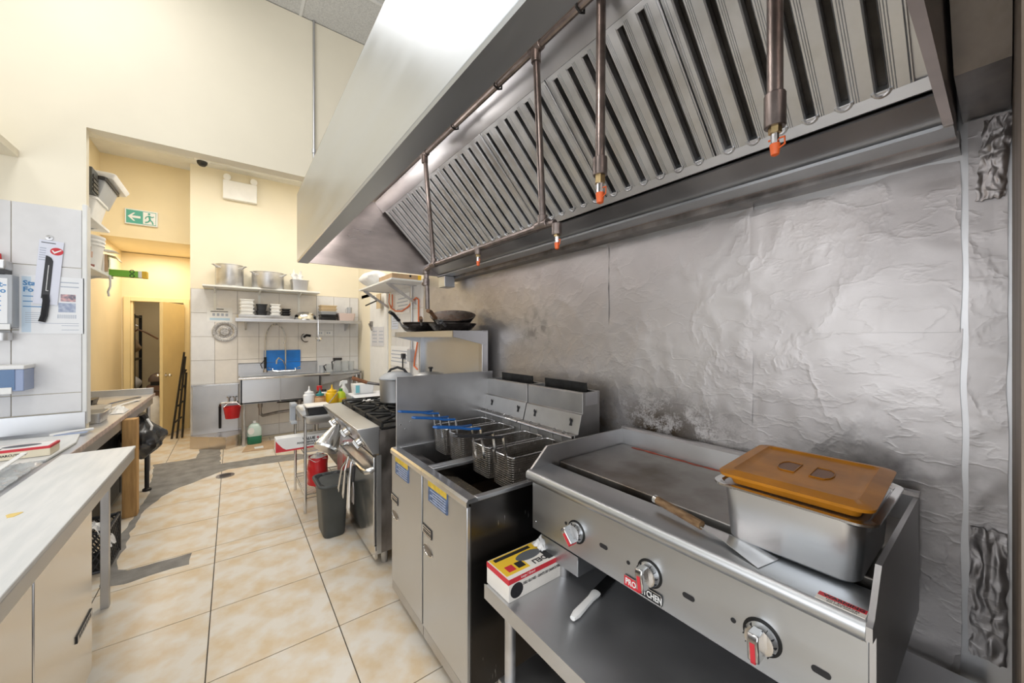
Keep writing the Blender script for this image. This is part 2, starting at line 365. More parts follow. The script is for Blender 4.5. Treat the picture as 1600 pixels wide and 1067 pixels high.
struct(MB().box(-1.95, -1.90, 8.5, 10.1, 0, 2.6).box(-0.30, -0.25, 8.5, 10.1, 0, 2.6).box(-1.95, -0.25, 10.05, 10.1, 0, 2.6).box(-1.95, -0.25, 8.5, 10.1, 2.6, 2.65).build('wall_storeroom', cream_f))
struct(MB().box(-1.40, -0.40, 7.32, 8.5, 2.91, 2.95).build('ceiling_passage', cream_f))
cb = struct(MB().box(-1.6, 2.2, 4.035, 7.2, 4.0, 4.05).build('ceiling_back', white_p))
for i in range(7):
    MB().box(-1.6, 2.2, 4.28+i*0.61, 4.305+i*0.61, 3.996, 4.0).build('grid_bar', white_p, cb)
ce = struct(MB().box(-3.2, 2.2, -3.8, 4.10, 4.575, 4.62).build('ceiling', white_p))
for i in range(5):
    for j in range(5):
        x0 = -1.32+i*0.61; y0 = 0.96+j*0.61
        MB().box(x0+0.012, x0+0.598, y0+0.012, min(y0+0.598, 3.965), 4.563, 4.575).build('ceiling_tile', ceilm, ce)
for i in range(6): MB().box(-1.332+i*0.61, -1.308+i*0.61, 0.9, 3.97, 4.558, 4.575).build('grid_bar', white_p, ce)
for j in range(6): MB().box(-1.4, 1.75, 0.948+j*0.61, 0.972+j*0.61, 4.558, 4.575).build('grid_bar', white_p, ce)
struct(MB().box(-3.2, -3.1, -3.8, 3.97, 0, 4.575).build('wall_kitchen_left', white_p))
wr = struct(MB().box(1.68, 1.95, -0.10, 3.85, 0, 4.575).build('wall_right', steel_w))
wrb = struct(MB().box(1.79, 1.95, 3.85, 6.9, 0, 4.0).build('wall_right_back', cream))
# white tiles on the back part of the right wall
for j in range(6):
    for i in range(5):
        y0 = 3.88+i*0.28
        MB().box(1.78, 1.79, y0+0.003, y0+0.277, 0.2+j*0.34+0.003, 0.54+j*0.34-0.003).build('wall_tile', walltile, wrb)
struct(MB().box(0.75, 1.69, -0.09, -0.012, 0, 3.0).build('wall_end', grime))
# foil sheets
def sheet(y0, y1, z0, z1, seed, off, ragged=False):
    nu = max(8, int((y1-y0)/0.018)); nv = max(8, int((z1-z0)/0.018))
    def fn(u, v):
        y = y0+(y1-y0)*u; z = z0+(z1-z0)*v
        if ragged and v > 0.93: z += (0.030*noise.noise(Vector((y*4, seed, 0)))+0.014*noise.noise(Vector((y*17, seed, 1))))*(v-0.93)/0.07
        if u in (0, 1): y += 0.006*noise.noise(Vector((z*6, seed, 2)))
        n1 = noise.noise(Vector((y*2.2, z*2.2, seed)))*0.0035
        r = 1-abs(noise.noise(Vector((y*5, z*6, seed+4)))); n2 = 0.0016*max(0, r-0.8)/0.2
        r = 1-abs(noise.noise(Vector((y*3+z*4, z*2-y*5, seed+9)))); n3 = 0.0020*max(0, r-0.88)/0.12
        return (1.676-off-abs(n1)-n2-n3, y, z)
    return MB().grid(fn, nu, nv).build('foil_sheet', foil, wr, ang=3.0)
k = 0
for ya, yb in ((0.075, 0.62), (0.61, 1.34), (1.325, 1.90), (1.89, 2.75), (2.74, 3.84)):
    for za, zb, rg in ((0.55 if k < 2 else 0.3, 1.575, False), (1.565, 2.06+0.01*(k % 2), True)):
        sheet(ya, yb, za, zb, k*3.1, 0.001*(k % 3), rg); k += 1
sheet(-0.005, 0.062, 0.66, 2.16, 77, 0.004)
def crumple(y0, y1, z0, z1, sd, lean):
    def fn(u, v):
        y = y0+(y1-y0)*u+0.006*noise.noise(Vector((v*9, u*3, sd)))+lean*v
        r = abs(noise.noise(Vector((u*2.5, v*5, sd))))+0.5*abs(noise.noise(Vector((u*6, v*11, sd+3))))
        return (1.664-0.009*r-0.004*math.sin(math.pi*u), y, z0+(z1-z0)*v+0.008*noise.noise(Vector((u*7, v*3, sd+5))))
    return MB().grid(fn, 16, 60).build('crumpled_foil_strip', foil, wr, ang=3)
crumple(-0.004, 0.058, 0.66, 1.02, 5, 0.0); crumple(0.0, 0.05, 1.93, 2.15, 8, -0.015)
MB().cyl((0.62, 3.955, 3.06), (0.62, 3.955, 4.56), 0.011, n=8).cyl((0.62, 3.955, 3.30), (0.62, 3.955, 3.34), 0.017, n=8).cyl((0.62, 3.955, 3.16), (0.62, 3.955, 3.20), 0.017, n=8).build('conduit', steel_w, wf)

# door in the far passage
dr = MB().box(-1.375, -1.30, 8.375, 8.4, 0, 2.20).box(-0.66, -0.585, 8.375, 8.4, 0, 2.20).box(-1.30, -0.66, 8.375, 8.4, 2.13, 2.20).box(-1.30, -1.27, 8.4, 8.5, 0, 2.13).build('door_1', doorp, bevel=0.004); struct(dr)
hx, hy, fx, fy = -0.665, 8.36, -0.875, 7.81
dd = Vector((fx-hx, fy-hy, 0)); dn = Vector((-dd.y, dd.x, 0)).normalized()*0.02
lf = MB().prism([(hx-dn.x, hy-dn.y), (hx+dn.x, hy+dn.y), (fx+dn.x, fy+dn.y), (fx-dn.x, fy-dn.y)], 'z', 0.02, 2.10).build('door_leaf', doorp, dr, bevel=0.003)
kp = Vector((fx, fy, 0.96))-dd.normalized()*0.07
for sgn in (1, -1):
    n_ = dn.normalized()*sgn
    MB().cyl(kp, kp+n_*0.06, 0.012).cyl(kp+n_*0.02, kp+n_*0.028, 0.03).build('knob_stem', steel_b, lf)
    mb = MB(); mb.mark(); mb.lathe([(0.001, -0.026), (0.018, -0.02), (0.027, 0), (0.018, 0.02), (0.001, 0.026)], n=14); mb.xf(Matrix.Translation(kp+n_*0.075)); mb.build('door_knob', steel_b, lf)
for z in (0.3, 1.05, 1.85): MB().cyl((hx, hy-0.02, z-0.05), (hx, hy-0.02, z+0.05), 0.012, n=8).build('hinge', brass, dr)
# white cooler door in the right back wall
d2 = struct(MB().box(1.765, 1.80, 6.10, 6.62, 0, 2.26).box(1.765, 1.80, 5.17, 5.25, 0, 2.26).box(1.765, 1.80, 5.17, 6.62, 2.2, 2.28).build('door_2', cream, bevel=0.004))
MB().box(1.75, 1.785, 5.26, 6.08, 0.05, 2.19).build('door_leaf', wht, d2, bevel=0.006)
mb = MB().box(1.72, 1.75, 5.92, 6.0, 1.72, 1.80); mb.cyl((1.70, 5.96, 1.76), (1.70, 5.82, 1.66), 0.012, n=8); mb.build('door_latch', steel_d, d2, bevel=0.004)

# ------------------------------------------------------------------ exhaust hood
hd = thing('exhaust_hood', 'large stainless exhaust hood hanging over the cooking line', 'exhaust hood', (0.95, 1.6, 2.1))
Y0, Y1 = 0.08, 3.13
MB().box(0.379, 0.394, Y0, Y1, 2.108, 2.60).build('front_panel', steel_h, hd, bevel=0.003)
MB().prism([(0.379, 2.112), (0.383, 2.10), (0.452, 2.10), (0.452, 2.135), (0.447, 2.135), (0.447, 2.106), (0.394, 2.106), (0.394, 2.112)], 'y', Y0, Y1).build('bottom_flange', steel_h, hd)
MB().prism([(0.394, 2.585), (0.9, 2.665), (1.6, 2.665), (1.6, 2.68), (0.9, 2.68), (0.379, 2.60)], 'y', Y0, Y1).build('top_panel', hoodin, hd)
ep = [(0.394, 2.106), (1.57, 2.106), (1.57, 2.66), (0.9, 2.66), (0.394, 2.585)]
MB().prism(ep, 'y', Y1-0.018, Y1).build('end_panel', hoodin, hd)
MB().prism(ep, 'y', Y0, Y0+0.018).build('end_panel', hoodin, hd)
MB().box(1.57, 1.60, Y0, Y1, 2.10, 2.67).build('back_panel', hoodin, hd)
MB().prism([(1.0, 2.581), (0.945, 2.636), (0.935, 2.66), (0.96, 2.66), (1.01, 2.595)], 'y', Y0+0.02, Y1-0.02).build('upper_filter_rail', steel_w, hd)
MB().prism([(1.385, 2.20), (1.40, 2.172), (1.425, 2.180), (1.42, 2.21)], 'y', Y0+0.02, Y1-0.02).build('lower_filter_rail', steel_w, hd)
MB().prism([(1.425, 2.165), (1.515, 2.112), (1.52, 2.12), (1.43, 2.175)], 'y', Y0+0.02, Y1-0.02).build('grease_gutter', steel_w, hd)
MB().prism([(1.495, 2.100), (1.57, 2.095), (1.57, 2.106), (1.50, 2.112)], 'y', Y0, Y1).build('rear_flange', steel_h, hd)
gc = MB().box(1.50, 1.60, 2.98, 3.10, 2.0, 2.096).build('grease_cup', steel_h, hd, bevel=0.004)
for y in (0.75, 1.85, 2.75):
    hl = MB().lathe([(0.045, 2.62), (0.045, 2.585), (0.055, 2.58), (0.055, 2.57)], (0.55, y, 0), 20).build('lamp_base', steel_w, hd)
    MB().lathe([(0.050, 2.57), (0.050, 2.53), (0.030, 2.50), (0.001, 2.49)], (0.55, y, 0), 20).build('lamp_glass', mat('lit_lamp_glass', (1.0, 0.95, 0.9), 0.3, emit=4.0), hl)
    l = bpy.data.lights.new('hood_lamp', 'POINT'); l.energy = 2.4; l.shadow_soft_size = 0.05; l.color = (1.0, 0.94, 0.90)
    lo_ = bpy.data.objects.new('hood_lamp', l); COL.objects.link(lo_); lo_.location = (0.55, y, 2.44)
# filters: six removable baffle filters
fd = Vector((-0.40, 0, 0.396)).normalized(); fn_ = Vector((-fd.z, 0, fd.x)).normalized(); FL = 0.563
FM = lambda y: frame(Vector((1.40, y, 2.185)), (0, 1, 0), fd)     # x along the wall, y up the slope, z out of the filter
def filt_local(mb, y): mb.xf(FM(y)); return mb
sg = 1 if (Vector((0, 1, 0)).cross(fd)).dot(Vector((-1, 0, -1))) > 0 else -1
for k in range(6):
    y0 = 0.137+k*0.488; W = 0.484
    mb = MB().mark(); mb.box(0, W, 0, FL, -0.045*sg, -0.038*sg); filt_local(mb, y0)
    fo = mb.build('baffle_filter', slotm, hd)
    mb = MB().mark(); mb.box(0, W, 0, 0.028, -0.038*sg, -0.002*sg); mb.box(0, W, FL-0.022, FL, -0.038*sg, -0.002*sg); mb.box(0, 0.006, 0, FL, -0.038*sg, 0); mb.box(W-0.006, W, 0, FL, -0.038*sg, 0); filt_local(mb, y0)
    mb.build('filter_frame', filt, fo, bevel=0.002)
    edges = [0.006]+[0.052+0.0765*i for i in range(6)]
    slots = [0.060+0.0765*i for i in range(6)]
    a = 0.004
    for i in range(7):
        b = slots[i]-0.011 if i < 6 else W-0.004
        mb = MB().mark(); d_ = 0.002*sg
        prof = [(a, -0.034*sg), (a, -0.006*sg), (a+0.004, 0)]
        wd_ = b-a
        gx = a+0.62*wd_
        if wd_ > 0.02:
            for q in range(3): prof += [(gx+q*0.0055-0.0012, 0), (gx+q*0.0055, -0.002*sg), (gx+q*0.0055+0.0012, 0)]
        prof += [(b-0.004, 0), (b, -0.006*sg), (b, -0.034*sg)]
        n = len(prof)
        vs_ = [(p, 0.020, z) for p, z in prof]+[(p, FL-0.015, z) for p, z in prof]
        mb.add(vs_, [(q, q+1, n+q+1, n+q) for q in range(n-1)]+[tuple(range(n)), tuple(range(n, 2*n))]); filt_local(mb, y0)
        mb.build('baffle', filt, fo, ang=0.3)
        if i < 6:
            mb = MB().mark()
            c_ = slots[i]; ring = [(c_+0.017*math.cos(math.pi+math.pi*t/8), 0.030+0.017*math.sin(math.pi+math.pi*t/8), 0.0) for t in range(9)]
            mb.tube(ring, 0.005, 6); filt_local(mb, y0); mb.build('slot_end', filt, fo)
        a = slots[i]+0.011 if i < 6 else a
mb = MB().mark(); mb.box(-0.05, 0.0, 0, FL, -0.03*sg, -0.01*sg); filt_local(mb, 0.137); mb.build('filler_strip', filt, hd)
struct_f = MB().prism([(1.36, 2.165), (1.68, 2.165), (1.68, 3.2), (0.80, 3.2), (0.80, 2.72)], 'y', -0.01, 0.072)
struct(struct_f.build('trim_1', steel_d))
struct(MB().box(1.60, 1.68, 0.075, 3.13, 2.075, 2.12).build('trim_2', steel_d))

# fire suppression pipework
sp = thing('suppression_pipework', 'dark iron suppression pipes with orange-capped nozzles in front of the hood filters', 'pipes', (0.88, 1.2, 2.0))
MB().tube([(0.87, 0.10, 2.585), (0.87, 1.01, 2.585), (0.87, 1.975, 2.585)], 0.0125, 10).build('supply_pipe', pipe_m, sp)
def drop(n, top, bot, r=0.0125): return MB().cyl(top, bot, r, n=12).build(n, pipe_m, sp)
drop('drop_pipe', (0.87, 1.975, 2.585), (0.925, 1.975, 1.975))
drop('drop_pipe', (0.87, 1.012, 2.585), (0.90, 1.009, 1.965))
drop('drop_pipe', (0.90, 0.742, 2.59), (0.90, 0.746, 2.075), 0.0145)
drop('drop_pipe', (0.90, 0.287, 2.59), (0.90, 0.287, 2.03), 0.0145)
MB().tube([(0.925, 2.075, 1.955), (0.925, 1.975, 1.968), (0.90, 1.01, 1.955), (0.90, 0.945, 1.950)], 0.0125, 10).build('lower_pipe', pipe_m, sp)
MB().tube([(0.925, 2.07, 1.96), (0.93, 2.09, 1.94), (0.935, 2.09, 1.83), (0.938, 2.09, 1.72)], 0.014, 10).build('branch_pipe', pipe_m, sp)
def fit(p, q, r, m=None, n='pipe_fitting'): return MB().cyl(p, q, r, n=12).build(n, m or pipe_m, sp, bevel=0.002)
for p in ((0.925, 1.975, 1.968), (0.90, 1.01, 1.958), (0.87, 1.012, 2.585), (0.87, 1.975, 2.585)):
    p = Vector(p); fit(p+Vector((0, 0.03, 0)), p-Vector((0, 0.03, 0)), 0.018); fit(p+Vector((0, 0, 0.035 if p.z < 2.2 else 0)), p-Vector((0, 0, 0 if p.z < 2.2 else 0.05)), 0.018)
fit((0.90, 0.935, 1.945), (0.90, 0.935, 1.905), 0.018); fit((0.93, 2.09, 1.90), (0.93, 2.09, 1.86), 0.019); fit((0.93, 2.09, 1.955), (0.93, 2.09, 1.93), 0.02); fit((0.93, 2.075, 1.88), (0.93, 2.13, 1.875), 0.014)
def nozzle(x, y, z, s=1.0):
    nz_ = MB().cyl((x, y, z), (x, y, z-0.02*s), 0.014*s, n=6).build('nozzle', brass, sp)
    MB().cyl((x, y, z-0.018*s), (x, y, z-0.05*s), 0.009*s, n=10).build('nozzle_body', steel_b, nz_)
    MB().lathe([(0.001, -0.076*s), (0.009*s, -0.072*s), (0.0115*s, -0.052*s), (0.0115*s, -0.046*s)], (x, y, z), 12).build('nozzle_cap', orange, nz_)
    MB().tube([(x+0.006, y+0.016*s, z-0.03*s), (x, y-0.02*s, z-0.035*s), (x-0.005, y-0.022*s, z-0.055*s), (x, y, z-0.062*s)], 0.002, 6).build('cap_strap', orange, nz_)
fit((0.90, 0.746, 2.10), (0.90, 0.746, 2.045), 0.022); nozzle(0.90, 0.746, 2.045, 1.15)
fit((0.90, 0.287, 2.055), (0.90, 0.287, 1.985), 0.0195); nozzle(0.90, 0.287, 1.99, 0.85)
nozzle(0.90, 0.935, 1.915, 0.8)
fit((0.905, 1.46, 1.958), (0.905, 1.46, 1.93), 0.015); nozzle(0.905, 1.46, 1.935, 0.75)
for y in (1.25, 1.62, 0.8): MB().tube([(0.87, y, 2.64), (0.852, y, 2.60), (0.852, y, 2.575), (0.87, y, 2.567), (0.888, y, 2.575), (0.888, y, 2.60)], 0.004, 6).build('pipe_hanger', blackm, sp)

# ------------------------------------------------------------------ equipment stand
st = thing('equipment_stand', 'low stainless steel stand carrying the griddle', 'table', (1.2, 0.62, 0))
MB().prism([(0.768, 0.61), (0.768, 0.555), (0.775, 0.55), (0.78, 0.555), (0.78, 0.596), (1.62, 0.596), (1.62, 0.555), (1.63, 0.555), (1.63, 0.602), (0.78, 0.602)], 'y', 0.03, 1.195).build('top', stand_m, st)
MB().box(0.772, 1.63, 1.188, 1.197, 0.552, 0.60).build('side_apron', steel_w, st, bevel=0.003)
for x in (0.835, 1.56):
    for y in (1.12, 0.10):
        l = MB().cyl((x, y, 0.03), (x, y, 0.596), 0.021, n=16).build('leg', alum, st); MB().lathe([(0.012, 0), (0.024, 0.012), (0.024, 0.03), (0.018, 0.045)], (x, y, 0), 14).build('foot', steel_d, l)
MB().box(0.80, 1.60, 0.07, 1.15, 0.24, 0.262).build('undershelf', steel_w, st, bevel=0.003)
bk = thing('grey_bucket', 'dark bucket with pale rim stored under the stand', 'bucket', (1.02, 0.86, 0.262))
MB().lathe([(0.10, 0.262), (0.125, 0.50), (0.118, 0.50), (0.098, 0.272)], (1.02, 0.86, 0), 24).build('body', bingrey, bk)
MB().lathe([(0.120, 0.492), (0.132, 0.494), (0.132, 0.508), (0.120, 0.506)], (1.02, 0.86, 0), 24).build('rim', alum, bk)

# ------------------------------------------------------------------ griddle
gr = thing('gas_griddle', 'stainless countertop gas griddle with three red-marked knobs', 'griddle', (1.28, 0.66, 0.602))
GY0, GY1 = 0.15, 1.185
MB().box(1.0, 1.012, GY0+0.0102, GY1, 0.757, 0.985).build('control_panel', steel_h, gr, bevel=0.002)
nose = [(1.0, 0.962), (0.972, 0.964), (0.965, 0.972), (0.963, 0.985), (0.967, 0.998), (0.977, 1.005), (1.10, 1.005), (1.10, 0.985), (1.0, 0.985)]
MB().prism(nose, 'y', GY0+0.0102, GY1).build('front_ledge', steel_h, gr, ang=0.9)
MB().box(1.012, 1.60, GY0+0.012, GY1-0.012, 0.757, 0.93).build('body', steel_w, gr)
MB().box(1.10, 1.145, GY0+0.012, GY1-0.012, 0.93, 0.955).build('grease_trough', tank_m, gr)
MB().box(1.145, 1.59, GY0+0.014, GY1-0.014, 0.925, 1.010).build('griddle_plate', plate_m, gr, bevel=0.004)
sidep = [(0.985, 1.003), (1.075, 1.085), (1.60, 1.085), (1.60, 0.757), (1.012, 0.757), (1.012, 0.985), (0.985, 0.985)]
MB().prism(sidep, 'y', GY1-0.010, GY1).build('side_splash', steel_w, gr)
sidep2 = [(0.966, 0.998), (0.985, 1.006), (1.055, 1.085), (1.60, 1.085), (1.60, 0.757), (1.0, 0.757), (1.0, 0.966), (0.966, 0.970)]
MB().prism(sidep2, 'y', GY0, GY0+0.010).build('side_splash', steel_w, gr)
MB().prism([(1.59, 0.95), (1.59, 1.085), (1.60, 1.095), (1.625, 1.095), (1.625, 1.085), (1.602, 1.085), (1.602, 0.95)], 'y', GY0, GY1).build('back_splash', steel_w, gr)
for x, y in ((1.06, 1.06), (1.06, 0.25), (1.55, 1.06), (1.55, 0.25)):
    MB().cyl((x, y, 0.602), (x, y, 0.757), 0.022, n=14).build('leg', steel_w, gr)
td = MB().box(1.015, 1.45, 0.945, 1.125, 0.665, 0.742).build('grease_drawer', steel_h, gr, bevel=0.003)
MB().box(1.005, 1.02, 0.935, 1.135, 0.735, 0.748).build('drawer_lip', steel_h, td)
def knob(y, ang):
    z = 0.842; x = 1.0
    M = Matrix.Translation((x, y, z)) @ Matrix.Rotation(-math.pi/2, 4, 'Y')
    mb = MB().mark(); mb.lathe([(0.036, 0), (0.036, 0.003), (0.034, 0.012), (0.030, 0.022), (0.012, 0.024)], n=32); mb.xf(M); kb = mb.build('knob', chrome, gr)
    mb = MB().mark(); mb.lathe([(0.041, 0), (0.041, 0.0015), (0.036, 0.002)], n=32); mb.xf(M); mb.build('knob_ring', blackm, kb)  # black ring stands in for the shadow around the knob
    R = M @ Matrix.Rotation(ang, 4, 'Z')
    mb = MB().mark(); mb.prism([(-0.030, 0.018), (0.030, 0.018), (0.030, 0.052), (0.018, 0.056), (-0.030, 0.056)], 'y', -0.012, 0.012); mb.xf(R); mb.build('knob_grip', chrome, kb, bevel=0.003)
    mb = MB().mark(); mb.box(-0.031, 0.012, -0.005, 0.005, 0.055, 0.0575); mb.box(-0.0325, -0.030, -0.005, 0.005, 0.026, 0.0575); mb.xf(R); mb.build('knob_mark', redp, kb)
    for t in range(11):
        a_ = ang+math.radians(30+t*30)
        mb = MB().mark(); mb.box(0.0315, 0.0345, -0.0006, 0.0006, 0.012, 0.021); mb.xf(M @ Matrix.Rotation(a_, 4, 'Z')); mb.build('knob_tick', print_k, kb)
knob(0.938, 0.75); knob(0.641, 0.12); knob(0.345, 0.05)
def slot(y, z, w_, h_):
    mb = MB().mark(); pts = []
    for t in range(16):
        a_ = 2*math.pi*t/16; pts.append((y+(w_/2-h_/2)*(1 if math.cos(a_) > 0 else -1)+h_/2*math.cos(a_), z+h_/2*math.sin(a_)))
    mb.prism(pts, 'x', 0.9988, 1.001); mb.build('panel_hole', print_k, gr)
for y, z in ((0.814, 0.845), (0.522, 0.838), (0.235, 0.838)): slot(y, z, 0.034, 0.015)
for y, z in ((0.99, 0.853), (0.716, 0.838), (0.408, 0.843)): slot(y, z, 0.0125, 0.0125)
for y in (1.165, 0.17): 
    for z in (0.79, 0.95): MB().lathe([(0.003, 0), (0.003, 0.002), (0.001, 0.0025)], n=8).xf(Matrix.Translation((1.0, y, z)) @ Matrix.Rotation(-math.pi/2, 4, 'Y')).build('rivet', steel_b, gr)
bp_ = MB().box(0.9955, 1.0, 0.600, 0.728, 0.765, 0.797).build('name_plate', print_k, gr, bevel=0.001)
MB().box(0.9945, 0.9955, 0.673, 0.7275, 0.7655, 0.7965).build('name_plate_red_half', redp, bp_)
MB().box(0.9947, 0.9955, 0.600, 0.728, 0.7645, 0.7665).box(0.9947, 0.9955, 0.600, 0.728, 0.7955, 0.7975).box(0.9947, 0.9955, 0.600, 0.602, 0.765, 0.797).box(0.9947, 0.9955, 0.726, 0.728, 0.765, 0.797).build('name_plate_border', steel_b, bp_)
Mx = lambda x, y, z: frame((x, y, z), (0, -1, 0), (0, 0, 1))
text('PRO-', 0.026, wht, Mx(0.9943, 0.700, 0.781), bp_, bold=0.0006, sx=0.78)
text('KITCHEN', 0.026, wht, Mx(0.9943, 0.637, 0.781), bp_, bold=0.0006, sx=0.72)
stk = MB().box(0.976, 1.008, 0.162, 0.240, 1.005, 1.0062).build('warning_sticker', cardw, gr)
MB().box(0.992, 1.007, 0.163, 0.239, 1.0062, 1.0066).build('sticker_band', redp, stk)
text('WARNING', 0.0135, print_k, frame((0.9995, 0.198, 1.0068), (0, -1, 0), (1, 0, 0)), stk, ext=0.0002, bold=0.0003)
text('HOT SURFACES', 0.0075, print_k, frame((0.9875, 0.198, 1.0064), (0, -1, 0), (1, 0, 0)), stk, ext=0.0002)
text('DO NOT TOUCH', 0.006, print_k, frame((0.9805, 0.198, 1.0064), (0, -1, 0), (1, 0, 0)), stk, ext=0.0002)
# dried streak of red sauce along the back of the plate
def strk(u, v):
    y = 1.10-0.62*u; wv = 0.016+0.026*abs(noise.noise(Vector((u*9, 0, 0))))
    return (1.572-0.02*(1-u)*0.3+(v-0.5)*wv+0.006*noise.noise(Vector((u*11, 2, 0))), y, 1.0105+0.0012*math.sin(math.pi*v))
MB().grid(strk, 40, 4).build('sauce_streak', mat('dried_red_sauce', (0.36, 0.045, 0.012), 0.5, var=0.4, vs=30), gr)

# ------------------------------------------------------------------ fryers
flue_m = mat('dull_flue_steel', (0.40, 0.395, 0.39), 0.45, 1.0, var=0.12, vs=5, rvar=0.08)
def fryer(y0, y1, label, right):
    f = thing('deep_fryer', label, 'deep fryer', (1.08, (y0+y1)/2, 0))
    a, b = y0+0.003, y1-0.003
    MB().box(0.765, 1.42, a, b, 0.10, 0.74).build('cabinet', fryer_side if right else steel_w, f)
    # open-topped upper case
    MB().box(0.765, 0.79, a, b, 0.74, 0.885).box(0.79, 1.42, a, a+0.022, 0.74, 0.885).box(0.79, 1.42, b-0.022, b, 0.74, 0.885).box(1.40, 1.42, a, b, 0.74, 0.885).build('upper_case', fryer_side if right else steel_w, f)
    MB().box(0.79, 1.40, a+0.022, b-0.022, 0.742, 0.748).build('tank_floor', tank_m, f)
    MB().box(0.95, 1.38, a+0.03, b-0.03, 0.748, 0.775).build('old_oil', mat('old_fry_oil', (0.012, 0.008, 0.005), 0.06, coat=0.3), f)
    MB().prism([(0.79, 0.872), (0.93, 0.828), (0.96, 0.78), (0.955, 0.776), (0.926, 0.822), (0.79, 0.866)], 'y', a+0.022, b-0.022).build('drain_slope', crumb if right else steel_d, f)
    rim = [(0.742, 0.872), (0.742, 0.892), (0.750, 0.902), (0.79, 0.902), (0.795, 0.894), (0.795, 0.885), (0.752, 0.885), (0.752, 0.872)]
    rm = MB().prism(rim, 'y', a-0.003, b+0.003).build('front_rim', steel_b, f)
    MB().box(0.79, 1.42, a-0.003, a+0.026, 0.884, 0.902).build('side_rim', steel, f, bevel=0.003); MB().box(0.79, 1.42, b-0.026, b+0.003, 0.884, 0.902).build('side_rim', steel, f, bevel=0.003)
    d = MB().box(0.748, 0.766, a+0.004, b-0.004, 0.135, 0.868).build('door', steel, f, bevel=0.003)
    MB().box(0.752, 0.80, a, b, 0.075, 0.13).build('kick_plate', steel_w, f, bevel=0.003)
    yc = b-0.085
    mb = MB().mark(); mb.lathe([(0.055, 0), (0.052, 0.002), (0.03, 0.0035), (0.001, 0.004)], n=24, sy=0.42); mb.xf(Matrix.Translation((0.748, yc+0.02, 0.53)) @ Matrix.Rotation(-math.pi/2, 4, 'Y') @ Matrix.Rotation(math.pi/2, 4, 'Z')); mb.build('finger_pull', steel_d, d)
    mb = MB(); mb.tube([(0.747, yc+0.02+0.05*math.cos(t*math.pi/8), 0.53-0.022*math.sin(t*math.pi/8)) for t in range(9)], 0.004, 6); mb.build('pull_lip', steel_b, d)
    pl = MB().box(0.744, 0.748, b-0.108, b-0.006, 0.598, 0.642).build('badge', print_k, d, bevel=0.001)
    MB().box(0.7432, 0.7442, b-0.104, b-0.010, 0.602, 0.638).build('badge_face', steel_b, pl)
    for q in range(5): MB().box(0.7424, 0.7434, b-0.10+q*0.017, b-0.089+q*0.017, 0.607, 0.623).build('badge_mark', print_k, pl)
    MB().box(0.7424, 0.7434, b-0.10, b-0.018, 0.628, 0.633).build('badge_mark', print_k, pl)
    s0 = b-0.075
    sk = MB().box(0.7435, 0.748, s0-0.19, s0, 0.775, 0.872).build('caution_card', print_b if False else mat('faded_blue_label', (0.10, 0.15, 0.27), 0.5, var=0.4, vs=40), d)
    MB().box(0.7425, 0.7437, s0-0.19, s0, 0.845, 0.872).build('card_band', mat('faded_yellow_label', (0.62, 0.43, 0.05), 0.5, var=0.15, vs=30), sk)
    for q in range(5): MB().box(0.7430, 0.7437, s0-0.18, s0-0.02-0.03*(q % 2), 0.782+q*0.012, 0.786+q*0.012).build('card_line', print_g, sk)
    # flue riser at the back
    fl_ = MB().prism([(1.36, 0.90), (1.36, 1.06), (1.385, 1.06), (1.41, 1.155), (1.42, 1.16), (1.42, 1.262), (1.425, 1.268), (1.44, 1.268), (1.44, 1.20), (1.535, 1.20), (1.535, 1.268), (1.55, 1.268), (1.55, 0.5), (1.42, 0.5), (1.42, 0.90)], 'y', a, b).build('flue_riser', flue_m, f, bevel=0.0015)
    MB().box(1.44, 1.535, a+0.012, b-0.012, 1.195, 1.22).build('flue_opening', tank_m, f)
    MB().box(1.44, 1.535, a, a+0.012, 1.2, 1.266).box(1.44, 1.535, b-0.012, b, 1.2, 1.266).build('flue_side', steel_w, f)
    MB().prism([(1.505, 1.22), (1.515, 1.22), (1.508, 1.308), (1.500, 1.308)], 'y', a+0.05, b-0.06).build('flue_deflector', blackm, f)
    for yy in (a+0.06, b-0.09):
        mb = MB().mark(); pts = [(0.004, 0.028), (0.009, 0.018), (0.004, 0.006), (0.010, -0.010), (0.005, -0.024), (-0.007, -0.022), (-0.010, -0.010), (-0.004, 0.004), (-0.008, 0.016)]
        mb.prism([(p[0]+yy, p[1]+1.107) for p in pts], 'x', -0.002, 0.0015); mb.xf(Matrix.Translation((1.396, 0, 0)) @ Matrix.Shear('XY', 4, (0, 0))); mb.build('keyhole', print_k, f)
    hr = MB().cyl((1.345, a, 1.052), (1.345, b, 1.052), 0.008, n=10).build('basket_rail', steel_b, f)
    for yy in (a+0.05, b-0.05): MB().box(1.343, 1.365, yy-0.008, yy+0.008, 1.044, 1.060).build('rail_bracket', steel_w, hr)
    for x in (0.83, 1.36):
        for y in (a+0.06, b-0.06):
            c = MB().lathe([(0.014, 0.06), (0.014, 0.10)], (x, y, 0), 10).build('caster', steel_w, f)
            MB().cyl((x, y-0.015, 0.035), (x, y+0.015, 0.035), 0.035, n=18).build('wheel', black, c)
    return f
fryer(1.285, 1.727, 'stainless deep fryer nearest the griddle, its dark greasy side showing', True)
f2 = fryer(1.729, 2.172, 'stainless deep fryer beside the tall splash guard', False)
MB().box(0.775, 1.46, 2.166, 2.176, 0.90, 1.315).build('splash_guard', steel_w, f2, bevel=0.002)
mb = MB(); 
for p in ((0.80, 1.03), (0.83, 1.0), (0.86, 1.04)): mb.cyl((p[0], 2.163, p[1]), (p[0], 2.167, p[1]), 0.004, n=8)
mb.build('guard_rivet', steel_b, f2)

